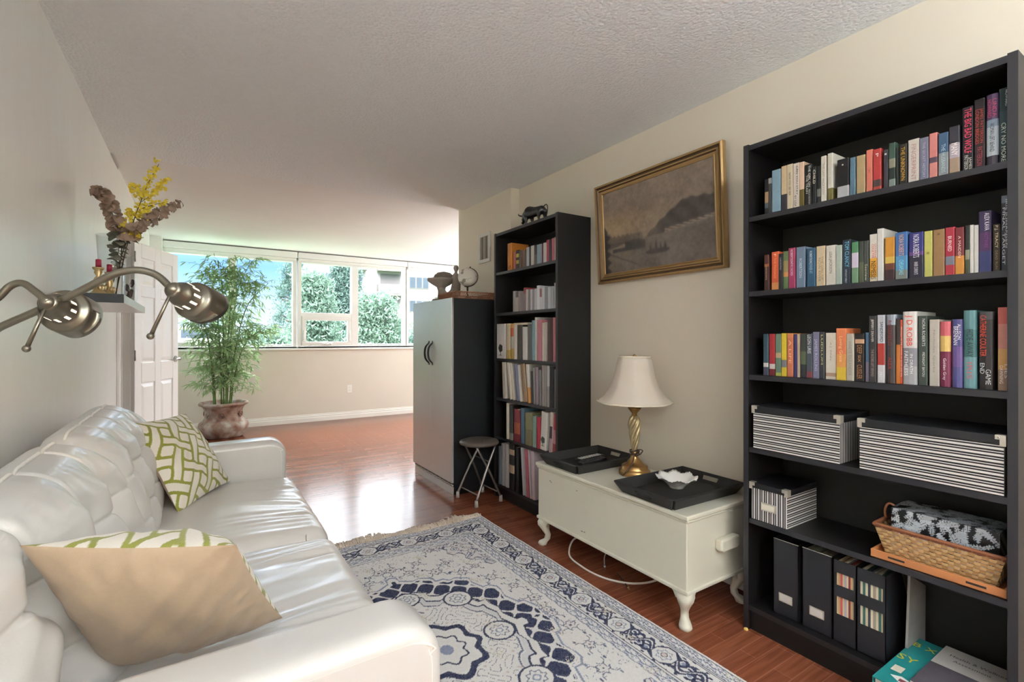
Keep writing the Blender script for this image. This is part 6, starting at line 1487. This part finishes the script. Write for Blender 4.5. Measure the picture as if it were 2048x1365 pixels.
def sbox(y0, y1, z, h, d, lh, fm, sm_, label, plate=False, xf=1.912):
    t = thing('storage_box', label, 'box', (xf, (y0+y1)/2, z), group='black and white striped storage boxes')
    b = MB(); x1 = xf+d; k = 0.004
    p = [(xf+k, y0+k, z+0.001), (x1-k, y0+k, z+0.001), (x1-k, y1-k, z+0.001), (xf+k, y1-k, z+0.001), (xf+k, y0+k, z+h-lh*0.5), (x1-k, y0+k, z+h-lh*0.5), (x1-k, y1-k, z+h-lh*0.5), (xf+k, y1-k, z+h-lh*0.5)]
    b.add(p, [(0,3,2,1), (4,5,6,7)], 2); b.add(p, [(3,0,4,7), (1,2,6,5)], 0); b.add(p, [(0,1,5,4), (2,3,7,6)], 1)
    b.build('body', [fm, sm_, bblk], t)
    l = MB().box((xf, y0, z+h-lh), (x1, y1, z+h)).build('lid', bblk, t, bevel=0.0015)
    for yy, s_ in ((y0, 1), (y1, -1)):
        c = MB().box((xf-0.0012, min(yy, yy+s_*0.022)-0.0012*(s_ > 0), z+h-0.012), (xf+0.0, max(yy, yy+s_*0.022)+0.0012*(s_ < 0), z+h+0.001)).box((xf-0.0012, min(yy, yy+s_*0.012)-0.0012*(s_ > 0), z+h-lh-0.004), (xf, max(yy, yy+s_*0.012)+0.0012*(s_ < 0), z+h-0.012))
        c.box((xf-0.001, min(yy-s_*0.0012, yy), z+h-0.026), (xf+0.022, max(yy-s_*0.0012, yy), z+h+0.001)).box((xf-0.001, min(yy, yy+s_*0.02), z+h), (xf+0.02, max(yy, yy+s_*0.02), z+h+0.0012))
        c.ball((xf-0.0015, yy+s_*0.014, z+h-0.006), 0.0022, 8, 6, sc=(0.5, 1, 1))
        c.build('metal_corner', tin, t)
    if plate:
        ym_ = (y0+y1)/2; zm = z+h*0.42
        q = MB().box((xf-0.0005, ym_-0.030, zm-0.016), (xf+0.004, ym_+0.030, zm+0.016)).build('label_holder', tin, t, bevel=0.001)
        MB().box((xf-0.0012, ym_-0.025, zm-0.011), (xf-0.0006, ym_+0.025, zm+0.011)).build('blank_label', pm('cream_card', 'e6e2d0', 0.8), q)
    return t
sbox(0.822, 1.150, 0.753, 0.172, 0.235, 0.026, st_h, st_x, 'long striped box on the fourth shelf, next to the window-side panel')
sbox(0.402, 0.768, 0.753, 0.172, 0.235, 0.026, st_h, st_x, 'long striped box on the fourth shelf, next to the camera-side panel')
sbox(1.006, 1.160, 0.4605, 0.150, 0.235, 0.022, st_v, st_h, 'small striped box with a blank label plate on the fifth shelf', True)
wood = pm('orange_bamboo_board', 'b9794a', 0.5, 0, 0.15, 8, stretch=(1, 0.1, 1))
t = thing('wooden_tray', 'flat orange wooden tray with slots under the woven basket', 'tray', (2.02, 0.565, 0.4605))
wt_ = MB()
for a, b, c_, d_ in ((1.925, 0.402, 1.932, 0.735), (2.118, 0.402, 2.125, 0.735)): wt_.box((a, b, 0.4608), (c_, d_, 0.486))
wt_.box((1.932, 0.402, 0.4608), (2.118, 0.735, 0.468)).box((1.932, 0.402, 0.468), (2.118, 0.409, 0.486)).box((1.932, 0.728, 0.468), (2.118, 0.735, 0.486)).build('board', wood, t, bevel=0.0015)
for a in (0.445, 0.64): MB().box((1.9242, a, 0.471), (1.9252, a+0.045, 0.477)).build('slot', pm('dark_slot_shadow', '2a2320', 0.9), t)
cane = pm('pale_cane_strip', 'c9a878', 0.65, 0, 0.3, 30); cane2 = pm('brown_cane_rim', '8a5538', 0.55, 0, 0.2, 30)
bk = thing('woven_basket', 'rectangular woven cane basket with brown rim on the fifth shelf', 'basket', (2.03, 0.57, 0.4685))
def bp(u, v, off=0):
    """u around 0..4 (side index+fraction), v 0..1 height"""
    s = int(u) % 4; f = u - int(u); a0, b0 = 0.068, 0.135; a1, b1 = 0.092, 0.162
    a, b = a0+(a1-a0)*v + off, b0+(b1-b0)*v + off; zz = 0.469+0.102*v
    c = [(-a, b), (-a, -b), (a, -b), (a, b)]; p, q = c[s], c[(s+1) % 4]
    return Vector((2.028+p[0]+(q[0]-p[0])*f, 0.568+p[1]+(q[1]-p[1])*f, zz))
wv = MB(); NV = 9
for s in range(4):
    NU = 20 if s in (0, 2) else 12
    for j in range(NV):
        for i in range(NU):
            o1 = 0.0016*(1 if (i+j) % 2 else -1)
            u0, u1 = s+i/NU, s+(i+1)/NU-1e-6; um = (u0+u1)/2; v0, v1 = j/NV+0.006, (j+1)/NV-0.006
            P = [bp(u0, v0, 0), bp(um, v0, o1+0.001), bp(u1, v0, 0), bp(u0, v1, 0), bp(um, v1, o1+0.001), bp(u1, v1, 0)]
            if (i+j) % 2: wv.add(P, [(0, 1, 4, 3), (1, 2, 5, 4)], 0, True)
            else: wv.add(P, [(0, 1, 4, 3), (1, 2, 5, 4)], 1, True)
wv.box((1.963, 0.436, 0.4688), (2.093, 0.700, 0.473)).build('weave', [cane, pm('tan_cane_strip', 'b08c5c', 0.65, 0, 0.3, 30)], bk)
for v, r_ in ((1.0, 0.0055), (0.93, 0.003)):
    MB().tube([bp(s+k/12, v) for s in range(4) for k in range(12)], r_, 7, closed=True).build('rim', cane2, bk)
MB().tube(bez([bp(3.5, 0.9), bp(3.5, 1.0)+Vector((0, 0.0, 0.03)), bp(3.5, 1.0)+Vector((-0.0, -0.015, 0.055)), bp(3.5, 1.0)+Vector((0.0, -0.05, 0.035))], 5), 0.004, 7).build('handle', cane2, bk)
lb = MB(); y0, y1, x0, x1, z0, z1 = 0.428, 0.695, 1.975, 2.10, 0.475, 0.627
def face(o_, du, dv, nu, nv): return grid(nu, nv, lambda u, v: Vector(o_)+Vector(du)*u+Vector(dv)*v)
for (o_, du, dv) in (((x0, y1, z0), (0, y0-y1, 0), (0.004, 0, z1-z0)), ((x0+0.004, y1, z1), (0, y0-y1, 0), (x1-x0, 0, 0.003)), ((x0, y0, z0), (x1-x0, 0, 0), (0.004, 0, z1-z0)), ((x0, y1, z0), (x1-x0, 0, 0), (0.004, 0, z1-z0))):
    v, f = face(o_, du, dv, 150, 80); lb.add(v, f)
lb.box((x0+0.008, y0+0.003, z0), (x1-0.003, y1-0.003, z1-0.003))
o = lb.build('gift_box', attr_mat('leaf_print_card', 0.3, 0.5, coat=0.2), loc=(2.03, 0.56, 0.475)); tag(o, 'black box printed with pale leaves, standing in the woven basket', 'box')
co = np.array([v.co[:] for v in o.data.vertices]); rs = np.random.RandomState(9)
uu = co[:, 1]; vv = co[:, 2] + co[:, 0]*0.9; Cc = np.tile(np.array(lin('14171b')[:3]), (len(co), 1))
for k in range(300):
    cu, cv = rs.uniform(-0.15, 0.15), rs.uniform(-0.10, 0.32); a = rs.uniform(0, 6.28); s_ = rs.uniform(0.015, 0.024)
    x_ = (uu-cu)*math.cos(a)+(vv-cv)*math.sin(a); y_ = -(uu-cu)*math.sin(a)+(vv-cv)*math.cos(a); q = x_/s_
    inside = (np.abs(q) < 1) & (np.abs(y_) < s_*0.48*np.sqrt(np.clip(1-q*q, 0, 1))*(0.7+0.3*np.sin(x_*900))) & (np.abs(y_) > 0.0007)
    Cc[inside] = np.array(lin('c9d2da')[:3])*(0.65+0.35*rs.rand())
set_cols(o.data, Cc)

fm_ = pm('black_file_board', '212227', 0.45, 0, 0.1, 40); wl = pm('white_label_card', 'd5d2cc', 0.7)
def mfile(ya, yb, ztop, label, solid):
    t = thing('magazine_file', label, 'magazine file', (1.95, (ya+yb)/2, 0.1005), group='black magazine files on the bottom shelf')
    x0, x1 = 1.95, 2.165; z0, z1 = 0.101, ztop; k = 0.002; b = MB()
    if solid: b.box((x0, yb, z0), (x0+k, ya, z1))
    else:
        for a_, c_ in ((z0, z0+0.10), (z0+0.165, z0+0.205), (z0+0.25, z1)): b.box((x0, yb, a_), (x0+k, ya, c_))
        for a_, c_ in ((yb, yb+0.008), (ya-0.008, ya)): b.box((x0, a_, z0+0.10), (x0+k, c_, z0+0.165)).box((x0, a_, z0+0.205), (x0+k, c_, z0+0.25))
    for y_ in (yb, ya-k):
        b.prism([(x0, z0), (x1, z0), (x1, z0+0.11), (x0+0.12, z1), (x0, z1)], 'y', y_, y_+k)
    b.box((x0, yb+k, z0), (x1, ya-k, z0+k)).box((x1-k, yb+k, z0), (x1, ya-k, z0+0.11)).build('shell', fm_, t)
    if solid:
        ym_ = (ya+yb)/2; q = MB().box((x0-0.0025, ym_-0.026, z0+0.055), (x0-0.0005, ym_+0.026, z0+0.088)).build('label_holder', tin, t)
        MB().box((x0-0.0032, ym_-0.022, z0+0.059), (x0-0.0026, ym_+0.022, z0+0.084)).build('blank_label', wl, q)
        MB().tube([(x0, yb, z1), (x0, ya, z1)], 0.0012, 6).build('edge_strip', wl, t)
    return t
for ya, yb, zt, lb_, so in ((1.0815, 0.985, 0.398, 'black magazine file with a white label, first on the bottom shelf', True), (0.970, 0.866, 0.400, 'second black magazine file with a white label, holding papers', True), (0.8615, 0.788, 0.396, 'black slotted magazine file showing tan and red page edges', False), (0.786, 0.700, 0.396, 'black slotted magazine file showing cream and green page edges', False)):
    mfile(ya, yb, zt, lb_, so)
mgc = ['d9c49a', 'c9a07c', 'c75c50', 'd6c3a4', 'b9b5c4', 'e0cfae', '8c3c34', 'd3b58c', 'dcd2bc', '3f6f62', 'd9cdb0', '384048', 'e2d8c0', 'a59c86']
def fill(ya, yb, n, cols, gname, hmax, where):
    w = (ya-yb-0.012)/n; y = ya-0.006
    for i in range(n):
        c = cols[i % len(cols)]; h = hmax-0.012*((i*7) % 3)/2
        o = MB().box((1.957, y-w+0.0004, 0.1035), (2.150-0.004*((i*5) % 4), y, 0.1035+h)).build('magazine', pm('page_'+c, c, 0.8, 0, 0.2, 5, stretch=(1, 80, 1)), loc=(1.957, y, 0.1035))
        tag(o, where, 'magazine', gname); y -= w
fill(0.8595, 0.790, 9, mgc[:8], 'magazines in the file with tan and red edges', 0.285, 'thin magazine filed upright in the slotted black file showing tan and red edges')
fill(0.784, 0.702, 9, mgc[8:], 'magazines in the file with cream and green edges', 0.285, 'thin magazine filed upright in the slotted black file showing cream and green edges')
fill(0.968, 0.868, 5, ['8f8a78', 'a9a495', '77735f'], 'papers in the labelled file', 0.292, 'brochure filed in the second black labelled magazine file')
# stack of folders lying on the bottom shelf and leaning papers
o = MB().prism([(1.99, 0.104), (2.15, 0.104), (2.155, 0.33), (2.02, 0.40)], 'y', 0.655, 0.662).build('magazine', pm('page_8f8c88', '8f8c88', 0.7, 0, 0.3, 12), loc=(2.0, 0.66, 0.104)); o.rotation_euler = (0, 0, 0)
tag(o, 'grey magazine standing loose beside the slotted files on the bottom shelf', 'magazine')
teal = pm('teal_folder', '1f7c7d', 0.45, 0, 0.1, 20)
t = thing('teal_folder', 'teal cloth-look folder with yellow lettering lying on the bottom shelf', 'folder', (1.93, 0.52, 0.101))
MB().box((1.745, 0.402, 0.101), (2.10, 0.662, 0.104)).box((1.745, 0.659, 0.104), (2.10, 0.662, 0.158)).box((1.745, 0.402, 0.158), (2.10, 0.662, 0.162)).build('cover', teal, t, bevel=0.001)
MB().box((1.752, 0.41, 0.1045), (2.095, 0.656, 0.1575)).build('page_block', pm('white_page_stack', 'd3cfc6', 0.85, 0, 0.15, 3, stretch=(1, 1, 60)), t)
yl = pm('print_c9bd3e', 'c9bd3e', 0.5)
text('B X', t, (2.045, 0.625, 0.1622), (0, -1, 0), (1, 0, 0), 0.06, 0.028, yl, local=False); text('SY', t, (1.93, 0.635, 0.1622), (0, -1, 0), (1, 0, 0), 0.05, 0.035, yl, local=False)
MB().box((1.83, 0.618, 0.162), (1.868, 0.645, 0.1625)).build('stamp_print', pm('pale_stamp', 'c9c2b0', 0.7), t)
MB().add([(1.80, 0.635, 0.1623), (1.775, 0.60, 0.1623), (1.80, 0.57, 0.1623), (1.815, 0.61, 0.1623)], [(0, 1, 2, 3)]).box((1.785, 0.585, 0.162), (1.80, 0.61, 0.1627), 1).build('picture_print', [pm('pale_print', 'd8d8d4', 0.7), pm('maroon_print', '6e3540', 0.7)], t)
t = thing('magazine', 'grey and white magazine lying on top of the teal folder', 'magazine', (1.94, 0.49, 0.163))
MB().box((1.80, 0.402, 0.1632), (2.105, 0.585, 0.172)).build('pages', pm('white_page_stack', 'd3cfc6', 0.85), t, bevel=0.001)
MB().box((1.80, 0.402, 0.172), (1.965, 0.585, 0.1725)).build('dark_photo', pm('dark_cover_photo', '4c474d', 0.5, 0, 0.3, 25), t)
MB().box((1.965, 0.402, 0.172), (2.105, 0.585, 0.1725)).build('pale_cover', pm('pale_cover', 'bab6b0', 0.5), t)
dk_ = pm('print_2e2b2b', '2e2b2b', 0.5)
text('Health & Wellness', t, (2.05, 0.49, 0.1725), (0, -1, 0), (1, 0, 0), 0.14, 0.014, dk_, local=False); text('Assessment', t, (2.02, 0.50, 0.1725), (0, -1, 0), (1, 0, 0), 0.09, 0.013, dk_, local=False)
# ------------------------------------------------------------------ finish
bpy.context.view_layer.update()
for o, L_, H_ in TEXTS:
    d = o.dimensions
    if d.x > 0 and d.y > 0:
        cur = o.data; sx, sy = L_/d.x, H_/d.y
        m = o.matrix_local.copy(); l, r, s = m.decompose()
        o.scale = (sx, sy, 1)
bpy.context.view_layer.update(); dg = bpy.context.evaluated_depsgraph_get()
for o, L_, H_ in TEXTS:                       # lettering becomes plain mesh
    m = bpy.data.meshes.new_from_object(o.evaluated_get(dg)); n = o.name; cu = o.data
    q = bpy.data.objects.new('lettering_tmp', m); COL.objects.link(q); q.parent = o.parent; q.matrix_local = o.matrix_local.copy()
    bpy.data.objects.remove(o); bpy.data.curves.remove(cu); q.name = n
for o in bpy.data.objects:
    if '_w' in o: del o['_w']
